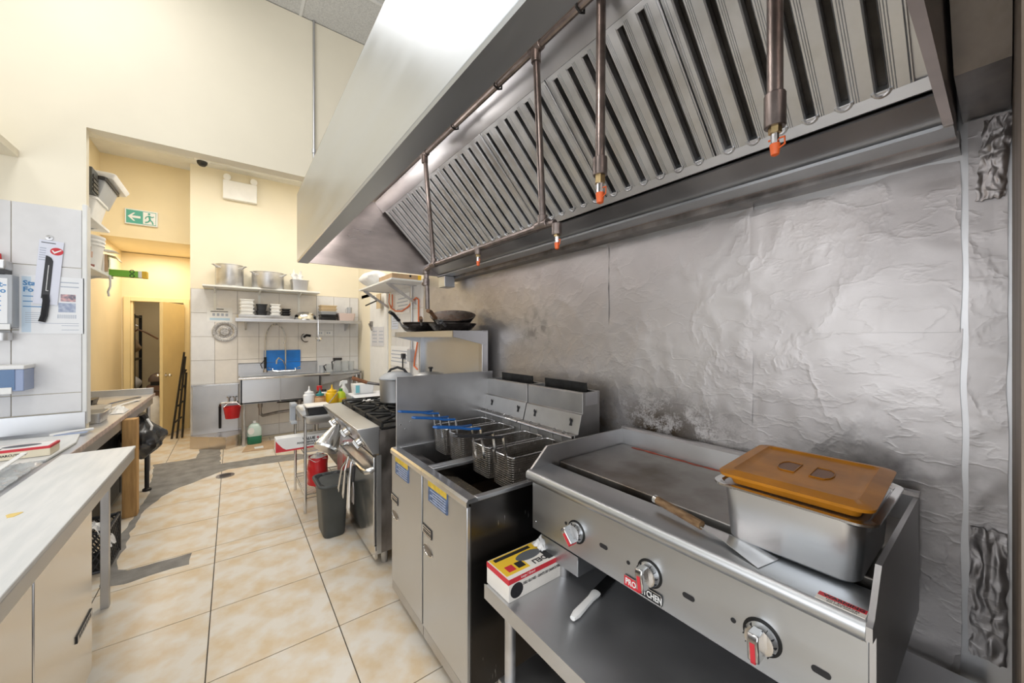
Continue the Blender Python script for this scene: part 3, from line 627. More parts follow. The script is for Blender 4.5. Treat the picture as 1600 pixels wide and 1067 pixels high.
# wire baskets
def basket(y, label, grip, kind):
    W, Lb, D = 0.165, 0.36, 0.15; x0, zt = 0.992, 1.010
    b = thing('fry_basket', label, 'fry basket', (x0+Lb/2, y, zt-D), 0, 'wire baskets hanging in the fryers')
    ya, yb = y-W/2, y+W/2; x1 = x0+Lb
    def loop(z, ins, r, rise=0.0): 
        pts = []
        for cx_, cy_, a0 in ((x1-ins-0.02, yb-ins-0.02, 0), (x0+ins+0.02, yb-ins-0.02, 90), (x0+ins+0.02, ya+ins+0.02, 180), (x1-ins-0.02, ya+ins+0.02, 270)):
            for t in range(4):
                an = math.radians(a0+30*t); pts.append((cx_+0.02*math.cos(an), cy_+0.02*math.sin(an), z))
        return pts
    MB().tube(loop(zt, 0, 0), 0.0042, 8, closed=True).build('rim', steel_b, b)
    mb = MB(); nl = 15
    for k in range(1, nl): mb.tube(loop(zt-D*k/(nl-1), 0.010*k/nl, 0), 0.0014, 4, closed=True)
    top = loop(zt, 0, 0); 
    n1 = 30
    for k in range(n1+1):
        x = x0+0.015+(Lb-0.03)*k/n1
        for s_, yy in ((1, ya), (-1, yb)): mb.tube([(x, yy, zt), (x, yy+s_*0.010, zt-D)], 0.0014, 4)
        mb.tube([(x, ya+0.010, zt-D), (x, yb-0.010, zt-D)], 0.0014, 4)
    n2 = 13
    for k in range(n2+1):
        yy = ya+0.012+(W-0.024)*k/n2
        for s_, x in ((1, x0), (-1, x1)): mb.tube([(x, yy, zt), (x+s_*0.010, yy, zt-D)], 0.0014, 4)
        mb.tube([(x0+0.010, yy, zt-D), (x1-0.010, yy, zt-D)], 0.0014, 4)
    mb.build('wire_mesh', bwire, b, smooth=False, kind='stuff')
    for yy in (y-0.035, y+0.035):
        MB().tube([(x1-0.004, yy, zt-0.03), (x1, yy, zt), (x1-0.004, yy, zt+0.055), (x1+0.008, yy, zt+0.062), (x1+0.020, yy, zt+0.050)], 0.0035, 6).build('hook', steel_b, b)
    for yy in (y-0.042, y+0.042):
        mb = MB().mark(); mb.box(-0.002, 0.002, -0.009, 0.009, -0.135, 0.085); mb.xf(Matrix.Translation((x0-0.006, yy, zt+0.01)) @ Matrix.Rotation(-0.16, 4, 'Y')); mb.build('handle_strap', steel_b, b)
    zh = zt+0.093; xa = x0-0.022
    pts = [(xa, y+0.042, zh), (xa-0.06, y+0.030, zh+0.004), (xa-0.10, y+0.012, zh+0.012), (xa-0.215, y+0.010, zh+0.030), (xa-0.225, y, zh+0.032), (xa-0.215, y-0.010, zh+0.030), (xa-0.10, y-0.012, zh+0.012), (xa-0.06, y-0.030, zh+0.004), (xa, y-0.042, zh)]
    MB().tube(pts, 0.0062, 8).build('handle', grip, b)
bwire = mat('basket_wire', (0.34, 0.31, 0.28), 0.35, 1.0, var=0.2, vs=20)
basket(2.045, 'empty wire fry basket with a blue handle next to the splash guard', blue_g, 0)
basket(1.845, 'wire fry basket, second from the splash guard', blue_g, 0)
basket(1.590, 'wire fry basket with a blue handle, third from the splash guard', blue_g, 0)
basket(1.398, 'wire fry basket with a black handle, nearest the griddle', black, 0)

# ------------------------------------------------------------------ range
RY0, RY1 = 2.525, 3.665
rg = thing('gas_range', 'stainless gas range with black grates and overshelf', 'range', (1.15, 3.1, 0))
MB().box(0.785, 1.60, RY0, RY1, 0.10, 0.93).build('body', steel_d, rg)
MB().prism([(0.647, 0.95), (0.77, 0.953), (0.79, 0.953), (0.79, 0.77), (0.745, 0.77), (0.655, 0.925), (0.647, 0.93)], 'y', RY0, RY1).build('control_console', steel, rg, bevel=0.003)
od = MB().box(0.755, 0.785, RY0+0.02, RY1-0.25, 0.15, 0.745).build('oven_door', steel_b, rg, bevel=0.004)
MB().box(0.765, 0.785, RY0+0.02, RY1-0.25, 0.055, 0.142).build('kick_panel', steel_b, rg, bevel=0.003)
MB().box(0.765, 0.785, RY1-0.24, RY1, 0.055, 0.745).build('side_panel', steel, rg, bevel=0.003)
MB().box(0.77, 0.80, RY0-0.004, RY0, 0.10, 0.76).build('corner_strip', steel, rg)
MB().box(0.80, 1.58, RY0, RY1, 0.925, 0.942).build('burner_tray', blackm, rg)
MB().tube([(0.76, 2.555, 0.665), (0.735, 2.556, 0.655), (0.716, 2.575, 0.648), (0.708, 2.62, 0.650), (0.704, 2.95, 0.652), (0.708, 3.25, 0.650), (0.716, 3.295, 0.648), (0.735, 3.314, 0.655), (0.76, 3.315, 0.665)], 0.019, 10).build('oven_handle', steel_b, od)
def ring(mb, c, r, t, n=18): mb.tube([(c[0]+r*math.cos(2*math.pi*k/n), c[1]+r*math.sin(2*math.pi*k/n), c[2]) for k in range(n)], t, 6, closed=True)
for i in range(3):
    for j in range(2):
        cy_ = RY0+0.19+i*0.38; cx_ = 0.985+j*0.37
        mb = MB(); h = 0.175; z = 0.972
        mb.tube([(cx_-h, cy_-h, z), (cx_+h, cy_-h, z), (cx_+h, cy_+h, z), (cx_-h, cy_+h, z)], 0.010, 6, closed=True)
        for k in range(8):
            a_ = k*math.pi/4; rr_ = h*(1.38 if k % 2 else 1.0)
            mb.tube([(cx_+0.055*math.cos(a_), cy_+0.055*math.sin(a_), z+0.008), (cx_+rr_*math.cos(a_), cy_+rr_*math.sin(a_), z)], 0.0085, 6)
        for sx in (-1, 1):
            for sy in (-1, 1): mb.cyl((cx_+sx*h, cy_+sy*h, 0.942), (cx_+sx*h, cy_+sy*h, z), 0.009, n=6)
        gt = mb.build('grate', blackm, rg)
        MB().lathe([(0.065, 0.942), (0.06, 0.955), (0.035, 0.958), (0.03, 0.966), (0.001, 0.968)], (cx_, cy_, 0), 18).build('burner', blackm, rg)
for y in (2.62, 2.98, 3.38):
    M = Matrix.Translation((0.700, y, 0.85)) @ Matrix.Rotation(-math.pi/2-0.52, 4, 'Y')
    mb = MB().mark(); mb.lathe([(0.040, 0), (0.040, 0.004), (0.034, 0.010), (0.031, 0.034), (0.026, 0.038), (0.001, 0.039)], n=20); mb.xf(M); kb = mb.build('knob', chrome, rg)
    mb = MB().mark(); mb.box(-0.032, 0.032, -0.010, 0.010, 0.03, 0.055); mb.xf(M @ Matrix.Rotation(0.6, 4, 'Z')); mb.build('knob_grip', chrome, kb, bevel=0.004)
    mb = MB().mark(); mb.lathe([(0.048, -0.001), (0.048, 0.002), (0.04, 0.003)], n=20); mb.xf(M); mb.build('knob_ring', black, kb)
MB().box(1.595, 1.61, RY0-0.06, RY1, 0.93, 1.60).build('riser_panel', steel, rg)
MB().box(1.555, 1.61, RY0-0.075, RY0-0.02, 0.93, 1.605).build('riser_post', steel_w, rg, bevel=0.003)
MB().box(1.555, 1.61, RY1-0.02, RY1+0.02, 0.93, 1.605).build('riser_post', steel_w, rg, bevel=0.003)
MB().prism([(1.30, 1.552), (1.30, 1.60), (1.60, 1.60), (1.60, 1.594), (1.308, 1.594), (1.308, 1.552)], 'y', RY0-0.075, RY1).build('overshelf', steel, rg)
br = [(1.30, 1.555), (1.30, 1.597), (1.60, 1.597), (1.60, 1.485)]
MB().prism(br, 'y', RY0-0.078, RY0-0.068).build('shelf_bracket', steel_w, rg); MB().prism(br, 'y', RY1-0.01, RY1).build('shelf_bracket', steel_w, rg)
for x in (0.84, 1.52):
    for y in (RY0+0.06, RY1-0.06): MB().lathe([(0.02, 0), (0.022, 0.02), (0.026, 0.10)], (x, y, 0), 12).build('leg', steel_w, rg)

# ------------------------------------------------------------------ things on the griddle and stand
gp = thing('steam_pan', 'deep stainless steam pan standing on the griddle', 'pan', (1.22, 0.315, 1.01))
MB().rrect(1.045, 1.395, 0.165, 0.475, [(0.030, 1.012), (0.022, 1.020), (0.012, 1.150), (0.010, 1.158)], 0.045, 6).build('pan_body', steel, gp, ang=1.0)
mb = MB(); 
mb.rrect(1.035, 1.405, 0.165-0.010, 0.475+0.008, [(0.012, 1.156), (0.0, 1.158), (0.0, 1.163), (0.014, 1.163), (0.040, 1.12)], 0.04, 6); mb.build('pan_rim', steel_b, gp, ang=1.0)
ld = thing('amber_lid', 'amber plastic lid resting crooked on the steel steam pan', 'lid', (1.22, 0.315, 1.17))
Ml = Matrix.Translation((1.215, 0.318, 1.187)) @ Matrix.Rotation(math.radians(1.5), 4, 'Z') @ Matrix.Rotation(math.radians(-2), 4, 'Y')
mb = MB().mark(); mb.rrect(-0.172, 0.172, -0.155, 0.155, [(0.028, -0.020), (0.020, 0.0), (0.002, 0.002), (0.0, 0.010), (0.012, 0.012), (0.030, 0.016), (0.036, 0.011), (0.05, 0.010)], 0.03, 5); mb.xf(Ml); mb.build('lid_body', amber, ld, ang=0.8)
for sy in (-1, 1):
    mb = MB().mark(); pts = [(-0.040, 0.016), (0.040, 0.016), (0.040, 0.046), (0.024, 0.056), (0.0, 0.059), (-0.024, 0.056), (-0.040, 0.046)]
    mb.prism([(p[0], sy*p[1]) for p in pts], 'z', 0.0085, 0.0108); mb.xf(Ml); mb.build('grip_recess_shade', mat('amber_shadow', (0.20, 0.065, 0.008), 0.35, trans=0.15), ld)  # recess shade painted as a darker amber plate on the lid
    mb = MB().mark(); mb.tube([(p[0], sy*p[1], 0.0115) for p in pts]+[(pts[0][0], sy*pts[0][1], 0.0115)], 0.0014, 5); mb.xf(Ml); mb.build('grip_edge', amber, ld)
p2 = thing('small_steam_pan', 'small empty steam pan behind the amber lid', 'pan', (1.50, 0.47, 1.01))
MB().rrect(1.435, 1.57, 0.36, 0.575, [(0.018, 1.012), (0.008, 1.085), (0.0, 1.088), (0.0, 1.094), (0.010, 1.094), (0.024, 1.02)], 0.03, 5).build('pan_body', steel_w, p2, ang=1.0)
sp_ = thing('griddle_spatula', 'wood-handled spatula lying on the griddle edge', 'spatula', (1.06, 0.52, 1.01))
A = Vector((1.078, 0.668, 1.034)); B = Vector((1.045, 0.508, 1.026)); C = Vector((1.040, 0.43, 1.018))
mb = MB(); d_ = (B-A).normalized(); n_ = Vector((-d_.y, d_.x, 0))
mb.tube([A, A+d_*0.012, A.lerp(B, 0.5), B], 0.0125, 10); mb.build('handle', wood_h, sp_)
MB().cyl(A-d_*0.006, A+d_*0.006, 0.0128, n=12).build('ferrule', steel_b, sp_)
mb = MB(); mb.add([B+n_*0.008, B-n_*0.008, C-n_*0.016, C+n_*0.03, B+n_*0.008+Vector((0, 0, -0.003)), B-n_*0.008+Vector((0, 0, -0.003)), C-n_*0.016+Vector((0, 0, -0.003)), C+n_*0.03+Vector((0, 0, -0.003))], [(0, 1, 2, 3), (7, 6, 5, 4), (0, 4, 5, 1), (1, 5, 6, 2), (2, 6, 7, 3), (3, 7, 4, 0)])
D = C+d_*0.09-Vector((0, 0, 0.006)); mb.add([C-n_*0.02, C+n_*0.05, D+n_*0.055, D-n_*0.035, C-n_*0.02-Vector((0, 0, 0.0015)), C+n_*0.05-Vector((0, 0, 0.0015)), D+n_*0.055-Vector((0, 0, 0.0015)), D-n_*0.035-Vector((0, 0, 0.0015))], [(0, 1, 2, 3), (7, 6, 5, 4), (0, 4, 5, 1), (1, 5, 6, 2), (2, 6, 7, 3), (3, 7, 4, 0)])
mb.build('blade', steel_b, sp_)

def glove_box(x0, x1, y0, y1, z, h, label, spot):
    b = thing('glove_box', label, 'box', ((x0+x1)/2, (y0+y1)/2, z))
    MB().box(x0, x1, y0, y1, z, z+h).build('carton', cardw, b, bevel=0.0015)
    e = 0.0006; t = z+h; w_ = x1-x0; d = y1-y0
    MB().box(x0-e, x0, y0, y1, t-0.02, t+e).box(x0, x1, y0-e, y0, t-0.018, t+e).build('red_edge', redp, b)
    MB().box(x0+0.006, x0+w_*0.42, y0+d*0.14, y1-0.004, t, t+e).box(x0+w_*0.42, x1-0.04, y0+d*0.55, y1-0.004, t, t+e).build('yellow_print', yellow_p, b)
    MB().box(x0+0.02, x1-w_*0.30, y1-0.030, y1-0.012, t+e, t+2*e).build('black_band', print_k, b)
    mb = MB().mark(); mb.lathe([(0.06, 0), (0.06, 0.0012)], n=28, sy=0.42); mb.xf(Matrix.Translation((x0+w_*0.56, y0+d*0.56, t))); mb.build('opening', mat('dark_oval_print', (0.12, 0.13, 0.14), 0.5), b)
    MB().box(x1-w_*0.26, x1-0.006, y0+0.012, y0+d*0.60, t, t+e*1.4).build('brand_patch', print_k, b)
    for k in range(2): MB().box(x0+0.028+k*0.045, x0+0.062+k*0.045, y0+d*0.24, y0+d*0.48, t+e, t+2*e).build('print_block', redp if k == 0 else print_k, b)
    text('DELI', 0.034, print_k, frame((x0+w_*0.62, y0+d*0.22, t+2*e), (-1, 0, 0), (0, -1, 0)), b, ext=0.0003, bold=0.0008)
    return b
gb = glove_box(0.786, 1.062, 1.062, 1.205, 0.602, 0.082, 'yellow and red box of deli gloves on the stand beside the fryer', 0)
text('DELI GLOVES - GANTS DE CHARCUTERIE', 0.0135, print_k, frame((0.948, 1.0615, 0.648), (1, 0, 0), (0, 0, 1)), gb, ext=0.0003, bold=0.0004, sx=0.78)
text('Large / Grand', 0.012, wht, frame((0.875, 1.0612, 0.676), (1, 0, 0), (0, 0, 1)), gb, ext=0.0003)
mb = MB().mark(); mb.lathe([(0.036, 0), (0.036, 0.0008)], n=20); mb.xf(Matrix.Translation((0.822, 1.0617, 0.636)) @ Matrix.Rotation(math.pi/2, 4, 'X') @ Matrix.Diagonal((0.8, 0.75, 1, 1))); mb.build('round_mark', print_k, gb)
gv = MB().grid(lambda u, v: (0.995+0.07*u+0.008*noise.noise(Vector((u*5, v*5, 1))), 1.12+0.07*v+0.01*noise.noise(Vector((u*6, v*4, 3))), 0.690+0.03*math.sin(math.pi*u)*math.sin(math.pi*v)+0.012*noise.noise(Vector((u*7, v*7, 7)))), 14, 14).build('glove_tuft', bagw, gb)
kn = thing('chef_knife', 'white-handled chef knife lying on the stand', 'knife', (1.0, 0.88, 0.602))
kd = Vector((1.085-0.915, 0.905-0.868, 0)).normalized(); kn_ = Vector((-kd.y, kd.x, 0)); K0 = Vector((0.905, 0.866, 0.614))
mb = MB(); secs = []
for t, wd_, h in ((0, 0.010, 0.008), (0.02, 0.016, 0.011), (0.06, 0.014, 0.011), (0.10, 0.013, 0.010), (0.125, 0.018, 0.010), (0.135, 0.016, 0.008)):
    c = K0+kd*t*1.25; secs.append([c+kn_*wd_*math.cos(a_*math.pi/5)+Vector((0, 0, h*math.sin(a_*math.pi/5))) for a_ in range(10)])
mb.add([p for s_ in secs for p in s_], [(i*10+q, i*10+(q+1) % 10, (i+1)*10+(q+1) % 10, (i+1)*10+q) for i in range(5) for q in range(10)]+[tuple(range(10)), tuple(range(50, 60))]); mb.build('handle', wht, kn)
bl = K0+kd*0.168
MB().prism([((bl+kn_*0.022).x, (bl+kn_*0.022).y), ((bl-kn_*0.020).x, (bl-kn_*0.020).y), ((bl+kd*0.15-kn_*0.018).x, (bl+kd*0.15-kn_*0.018).y), ((bl+kd*0.21+kn_*0.018).x, (bl+kd*0.21+kn_*0.018).y)], 'z', 0.606, 0.609).build('blade', blackm, kn)

# ------------------------------------------------------------------ pans on the overshelf, pots on the range
def skillet(c, r, ha, label, tilt=0.0, tdir=0.0, hl=0.22, wooden=False, rise=0.10):
    t = thing('skillet', label, 'frying pan', (c[0], c[1], c[2]), 0, 'skillets stacked on the overshelf')
    M = Matrix.Translation(c) @ Matrix.Rotation(tilt, 4, (math.cos(tdir), math.sin(tdir), 0))
    mb = MB().mark(); mb.lathe([(0.001, 0), (r*0.70, 0), (r*0.80, 0.010), (r, 0.058), (r, 0.061), (r*0.985, 0.061)], n=32); mb.xf(M); mb.build('pan_outside', seasoned, t)
    mb = MB().mark(); mb.lathe([(r*0.985, 0.061), (r*0.78, 0.013), (r*0.69, 0.004), (0.001, 0.004)], n=32); mb.xf(M); mb.build('pan_inside', pan_in, t)
    d = Vector((math.cos(ha), math.sin(ha), 0))
    mb = MB().mark(); mb.tube([d*(r*0.93)+Vector((0, 0, 0.035)), d*(r+0.06)+Vector((0, 0, 0.055)), d*(r+0.10)+Vector((0, 0, 0.055+rise*0.4))], 0.009, 8); mb.xf(M); mb.build('handle_arm', steel_w, t)
    mb = MB().mark(); e = Vector((0, 0, 0.055+rise*0.4)); mb.tube([d*(r+0.09)+e, d*(r+0.10)+e, d*(r+hl*0.8)+e+Vector((0, 0, rise*0.5)), d*(r+hl)+e+Vector((0, 0, rise*0.65))], 0.015, 10); mb.xf(M); mb.build('handle_grip', wood_d if wooden else black, t)
skillet((1.40, 3.26, 1.602), 0.185, math.radians(205), 'black skillet at the far end of the overshelf, bottom of its stack', hl=0.20)
skillet((1.40, 3.24, 1.625), 0.175, math.radians(245), 'black skillet nested in the far stack, handle pointing at the camera', hl=0.19, wooden=True, rise=0.03)
skillet((1.44, 2.72, 1.602), 0.195, math.radians(225), 'black skillet at the near end of the overshelf, bottom of its stack', hl=0.10, rise=0.01)
skillet((1.45, 2.73, 1.672), 0.185, math.radians(215), 'brown-stained skillet tilted on top of the near stack', tilt=0.30, tdir=math.radians(-32), hl=0.20, wooden=True, rise=0.12)
pt = thing('rice_pot', 'steel pot with dark domed lid on the back of the range', 'pot', (1.156, 3.20, 0.985))
MB().lathe([(0.13, 0.985), (0.145, 1.0), (0.15, 1.18), (0.155, 1.19), (0.001, 1.19)], (1.156, 3.20, 0), 28).build('body', steel_w, pt)
MB().lathe([(0.152, 1.192), (0.15, 1.20), (0.11, 1.235), (0.05, 1.252), (0.001, 1.255)], (1.156, 3.20, 0), 28).build('lid', greyp, pt)
MB().tube([(1.08, 3.26, 1.215), (1.11, 3.24, 1.268), (1.156, 3.20, 1.288), (1.20, 3.16, 1.268), (1.235, 3.14, 1.215)], 0.011, 8).build('lid_handle', black, pt)
p3 = thing('silver_pot', 'wide pot with shiny silver lid behind the splash guard', 'pot', (1.33, 2.90, 0.985))
MB().lathe([(0.14, 0.985), (0.16, 1.0), (0.16, 1.19), (0.001, 1.19)], (1.33, 2.90, 0), 28).build('body', alum, p3)
MB().lathe([(0.172, 1.192), (0.172, 1.202), (0.14, 1.232), (0.10, 1.252), (0.05, 1.262), (0.001, 1.265)], (1.33, 2.90, 0), 32).build('lid', alum, p3)
MB().lathe([(0.010, 1.262), (0.012, 1.285), (0.022, 1.292), (0.018, 1.302), (0.001, 1.304)], (1.33, 2.90, 0), 14).build('lid_knob', black, p3)
wk = thing('wok', 'wok with wooden handle on the far burner of the range', 'wok', (1.20, 3.50, 0.985))
wkc = Vector((1.40, 3.53, 0.985))
MB().lathe([(0.06, 0.0), (0.12, 0.03), (0.17, 0.10), (0.174, 0.10), (0.166, 0.098), (0.115, 0.034), (0.001, 0.01)], wkc, 28).build('bowl', seasoned, wk)
h0 = wkc+Vector((-0.16, 0.01, 0.095)); h1 = Vector((1.01, 3.60, 1.125)); h2 = Vector((0.885, 3.64, 1.175))
MB().cyl(h0, h1, 0.010, 0.014, 10).build('handle_arm', steel_d, wk); MB().cyl(h1, h2, 0.016, 0.018, 12).build('handle_grip', mat('red_brown_wood', (0.26, 0.10, 0.04), 0.4, var=0.2, vs=30), wk)

# utensils hung on the oven handle
def hung(name, label, cat, y, x=0.692):
    return thing(name, label, cat, (x, y, 0.4))
ut = hung('conical_ladle', 'steel conical scoop hanging off the range console', 'scoop', 3.36)
c0 = Vector((0.655, 3.17, 0.835)); c1 = Vector((0.572, 3.11, 0.712))
MB().cyl(c0, c1, 0.040, 0.092, 22, cap=False).cyl(c1, c1+(c1-c0).normalized()*0.018, 0.092, 0.087, 22).build('bowl', steel_b, ut)
MB().cyl(c0+(c0-c1).normalized()*0.03, c0, 0.022, 0.040, 14).build('neck', steel_b, ut)
for k, (y, z1, z0, dx, m_) in enumerate(((2.80, 0.665, 0.33, 0.0, steel_b), (2.88, 0.68, 0.42, -0.02, steel_b))):
    t = thing('tongs', ('long steel tongs hanging from the oven handle, nearer pair', 'steel tongs hanging crossed over the others on the oven handle')[k], 'tongs', (0.67, y, z0))
    for s_ in (-1, 1):
        mb = MB(); dy = 0.02+0.05*k
        mb.tube([(0.676, y, z1), (0.662+dx, y+s_*dy*0.6, (z1+z0)/2+0.05), (0.655+dx, y+s_*dy+0.05*k, z0)], 0.0075, 6); mb.build('arm', m_, t)
        MB().lathe([(0.001, -0.03), (0.012, -0.01), (0.008, 0.02)], (0.655+dx, y+s_*dy+0.05*k, z0), 8, sx=0.5).build('tip', m_, t)
kt = thing('carving_fork', 'dark two-pronged fork hanging from the oven handle', 'fork', (0.69, 2.72, 0.42))
MB().tube([(0.676, 2.72, 0.66), (0.668, 2.72, 0.55)], 0.012, 8).build('handle', black, kt)
for s_ in (-1, 1): MB().tube([(0.668, 2.72, 0.56), (0.668, 2.72+0.02*s_, 0.50), (0.668, 2.72+0.016*s_, 0.40)], 0.004, 6).build('prong', steel_d, kt)

# ------------------------------------------------------------------ bin beside the range
bn = thing('waste_bin', 'slim dark grey waste bin in front of the range', 'bin', (0.64, 3.30, 0))
MB().rrect(0.535, 0.742, 3.10, 3.42, [(0.030, 0.0), (0.025, 0.01), (0.002, 0.40), (0.0, 0.405)], 0.06, 6).build('body', bingrey, bn, ang=1.0)
mb = MB(); pts = []
for cx_, cy_, a0 in ((0.742-0.05, 3.42-0.05, 0), (0.535+0.05, 3.42-0.05, 90), (0.535+0.05, 3.10+0.05, 180), (0.742-0.05, 3.10+0.05, 270)):
    for t in range(6): pts.append((cx_+0.058*math.cos(math.radians(a0+18*t)), cy_+0.058*math.sin(math.radians(a0+18*t)), 0.408))
mb.tube(pts, 0.012, 8, closed=True); mb.build('rim', bingrey, bn)
MB().grid(lambda u, v: (0.545+0.187*u, 3.11+0.30*v, 0.412-0.05*math.sin(math.pi*u)*math.sin(math.pi*v)+0.008*noise.noise(Vector((u*6, v*6, 0)))), 12, 12).build('bin_liner', bagk, bn)

# ------------------------------------------------------------------ wire cart with condiments
ct = thing('wire_cart', 'chrome wire cart standing past the end of the range', 'cart', (0.72, 4.0, 0))
CX0, CX1, CY0, CY1 = 0.512, 0.93, 3.70, 4.34
for x in (CX0, CX1):
    for y in (CY0, CY1): MB().cyl((x, y, 0.0), (x, y, 0.83), 0.013, n=12).build('post', chrome, ct)
def wire_shelf(z, nm='wire_shelf'):
    mb = MB(); mb.tube([(CX0, CY0, z), (CX1, CY0, z), (CX1, CY1, z), (CX0, CY1, z)], 0.005, 6, closed=True); mb.tube([(CX0, CY0, z-0.03), (CX1, CY0, z-0.03), (CX1, CY1, z-0.03), (CX0, CY1, z-0.03)], 0.004, 6, closed=True)
    for k in range(1, 24): mb.tube([(CX0, CY0+(CY1-CY0)*k/24, z), (CX1, CY0+(CY1-CY0)*k/24, z)], 0.0022, 4)
    for k in range(1, 4): mb.tube([(CX0+(CX1-CX0)*k/4, CY0, z-0.004), (CX0+(CX1-CX0)*k/4, CY1, z-0.004)], 0.003, 4)
    return mb.build(nm, chrome, ct)
wire_shelf(0.16); wire_shelf(0.54)
MB().rrect(CX0-0.02, CX1+0.02, CY0-0.03, CY1+0.04, [(0.03, 0.775), (0.012, 0.79), (0.0, 0.850), (0.0, 0.858), (0.012, 0.858), (0.03, 0.84)], 0.05, 5).build('top_tray', steel, ct, ang=1.0)
fb = thing('film_box', 'long white box of food wrap film on the wire cart', 'box', (0.55, 3.86, 0.545))
MB().box(0.30, 0.84, 3.80, 3.92, 0.547, 0.665).build('carton', wht, fb, bevel=0.002)
MB().box(0.30, 0.84, 3.799, 3.80, 0.547, 0.562).build('red_stripe', redp, fb)
MB().prism([(0.30, 0.547), (0.40, 0.547), (0.352, 0.58), (0.315, 0.625), (0.30, 0.65)], 'y', 3.7988, 3.80).build('red_swoosh', redp, fb)
text('VALUE', 0.034, print_k, frame((0.555, 3.7985, 0.634), (1, 0, 0), (0, 0, 1)), fb, bold=0.0012)
MB().box(0.618, 0.640, 3.7982, 3.80, 0.631, 0.637).box(0.626, 0.632, 3.7982, 3.80, 0.623, 0.645).build('red_plus', redp, fb)
text('FOOD SERVICE FILM', 0.022, print_k, frame((0.56, 3.7985, 0.603), (1, 0, 0), (0, 0, 1)), fb, bold=0.0006)
text('ALIMENTAIRE', 0.016, print_k, frame((0.56, 3.7985, 0.582), (1, 0, 0), (0, 0, 1)), fb, bold=0.0004)
rb = thing('red_bag', 'bright red bag with white lining on the wire cart lower shelf', 'bag', (0.68, 3.95, 0.17))
MB().grid(lambda u, v: (0.652+0.088*math.cos(2*math.pi*u)*(1-0.1*v*v)+0.012*noise.noise(Vector((u*9, v*5, 2))), 3.95+0.12*math.sin(2*math.pi*u)*(1-0.3*v*v)+0.012*noise.noise(Vector((u*9, v*5, 8))), 0.168+0.25*v), 28, 14).build('bag_body', red, rb)
MB().grid(lambda u, v: (0.652+0.085*(1-v)*math.cos(2*math.pi*u), 3.95+0.10*(1-v)*math.sin(2*math.pi*u), 0.40+0.05*v+0.02*noise.noise(Vector((u*8, v*6, 4)))), 28, 8).build('bag_top', bagw, rb)
def bottle(name, label, c, prof, m, cap, capm, extra=None):
    t = thing(name, label, 'bottle', c)
    MB().lathe(prof, c, 20).build('body', m, t); MB().lathe(cap, c, 16).build('cap', capm, t)
    if extra: MB().lathe(extra[0], c, 20).build('label_band', extra[1], t)
    return t
ZT = 0.842
sq = lambda r, h: [(r*0.92, 0), (r, 0.01), (r, h), (r*0.75, h+0.012), (r*0.45, h+0.02), (0.001, h+0.021)]
noz = lambda r, h: [(r*0.80, h+0.004), (r*0.80, h+0.028), (r*0.45, h+0.032), (r*0.16, h+0.05), (r*0.08, h+0.085), (0.001, h+0.086)]
bottle('squeeze_bottle', 'white squeeze bottle on the cart tray', (0.600, 4.10, ZT), sq(0.050, 0.145), wht, noz(0.050, 0.145), wht)
bottle('sauce_bottle', 'brown sauce bottle with teal nozzle on the cart', (0.690, 4.06, ZT), sq(0.046, 0.125), mat('brown_sauce', (0.30, 0.12, 0.04), 0.3), noz(0.046, 0.125), teal, ([(0.0465, 0.06), (0.0465, 0.12)], mat('tan_sauce', (0.70, 0.42, 0.20), 0.4)))
bottle('ketchup_bottle', 'bottle with a red cap behind the brown sauce', (0.715, 4.24, ZT), sq(0.035, 0.15), mat('dark_sauce', (0.08, 0.03, 0.02), 0.3), [(0.026, 0.165), (0.026, 0.21), (0.001, 0.212)], red)
bottle('mustard_bottle', 'bright yellow mustard squeeze bottle on the cart', (0.795, 4.05, ZT), sq(0.056, 0.15), yellow, noz(0.056, 0.15), yellow)
bottle('lime_bottle', 'lime green juice bottle on the cart', (0.885, 4.08, ZT), [(0.034, 0), (0.048, 0.03), (0.052, 0.085), (0.044, 0.135), (0.022, 0.16), (0.001, 0.162)], lime, [(0.017, 0.16), (0.017, 0.185), (0.001, 0.187)], mat('green_cap', (0.08, 0.30, 0.04), 0.4), ([(0.0525, 0.06), (0.0525, 0.095)], yellow_p))
bottle('clear_sauce_bottle', 'pale sauce bottle between brown sauce and mustard', (0.748, 4.18, ZT), sq(0.035, 0.14), wht, [(0.022, 0.155), (0.022, 0.18), (0.001, 0.182)], black)
sb = bottle('spray_bottle', 'white spray bottle with trigger behind the lime bottle', (0.95, 4.25, ZT), [(0.045, 0), (0.045, 0.14), (0.016, 0.19), (0.001, 0.191)], wht, [(0.016, 0.19), (0.016, 0.215), (0.001, 0.216)], wht)
MB().prism([(0.93, 1.052), (0.985, 1.057), (0.985, 1.087), (0.945, 1.092), (0.915, 1.077), (0.905, 1.032), (0.915, 1.032)], 'y', 4.24, 4.262).build('trigger_head', wht, sb, bevel=0.002)
tb = thing('black_tub', 'black deli tub with cream lid on the near corner of the cart', 'tub', (0.60, 3.80, 0.84))
MB().rrect(0.53, 0.71, 3.72, 3.90, [(0.012, 0.845), (0.0, 0.925)], 0.02, 4).build('tub', black, tb); MB().rrect(0.525, 0.715, 3.715, 3.905, [(0.0, 0.925), (0.0, 0.935), (0.008, 0.937)], 0.02, 4).build('lid', cardw, tb)
MB().cyl((0.69, 3.80, 0.90), (0.80, 3.83, 1.02), 0.004, n=6).build('spoon_handle', steel_d, tb)
gh = thing('grey_holder', 'light grey plastic holder hung on the cart corner', 'holder', (0.47, 4.02, 0.70))
MB().prism([(3.98, 0.74), (4.12, 0.74), (4.12, 0.93), (3.98, 0.93), (3.98, 0.905), (4.085, 0.905), (4.085, 0.765), (3.98, 0.765)], 'x', 0.435, 0.485).build('holder_body', greyp, gh, bevel=0.005)
gbk = thing('grey_basket', 'grey plastic basket around the bottles on the cart', 'basket', (0.86, 3.98, 0.80))
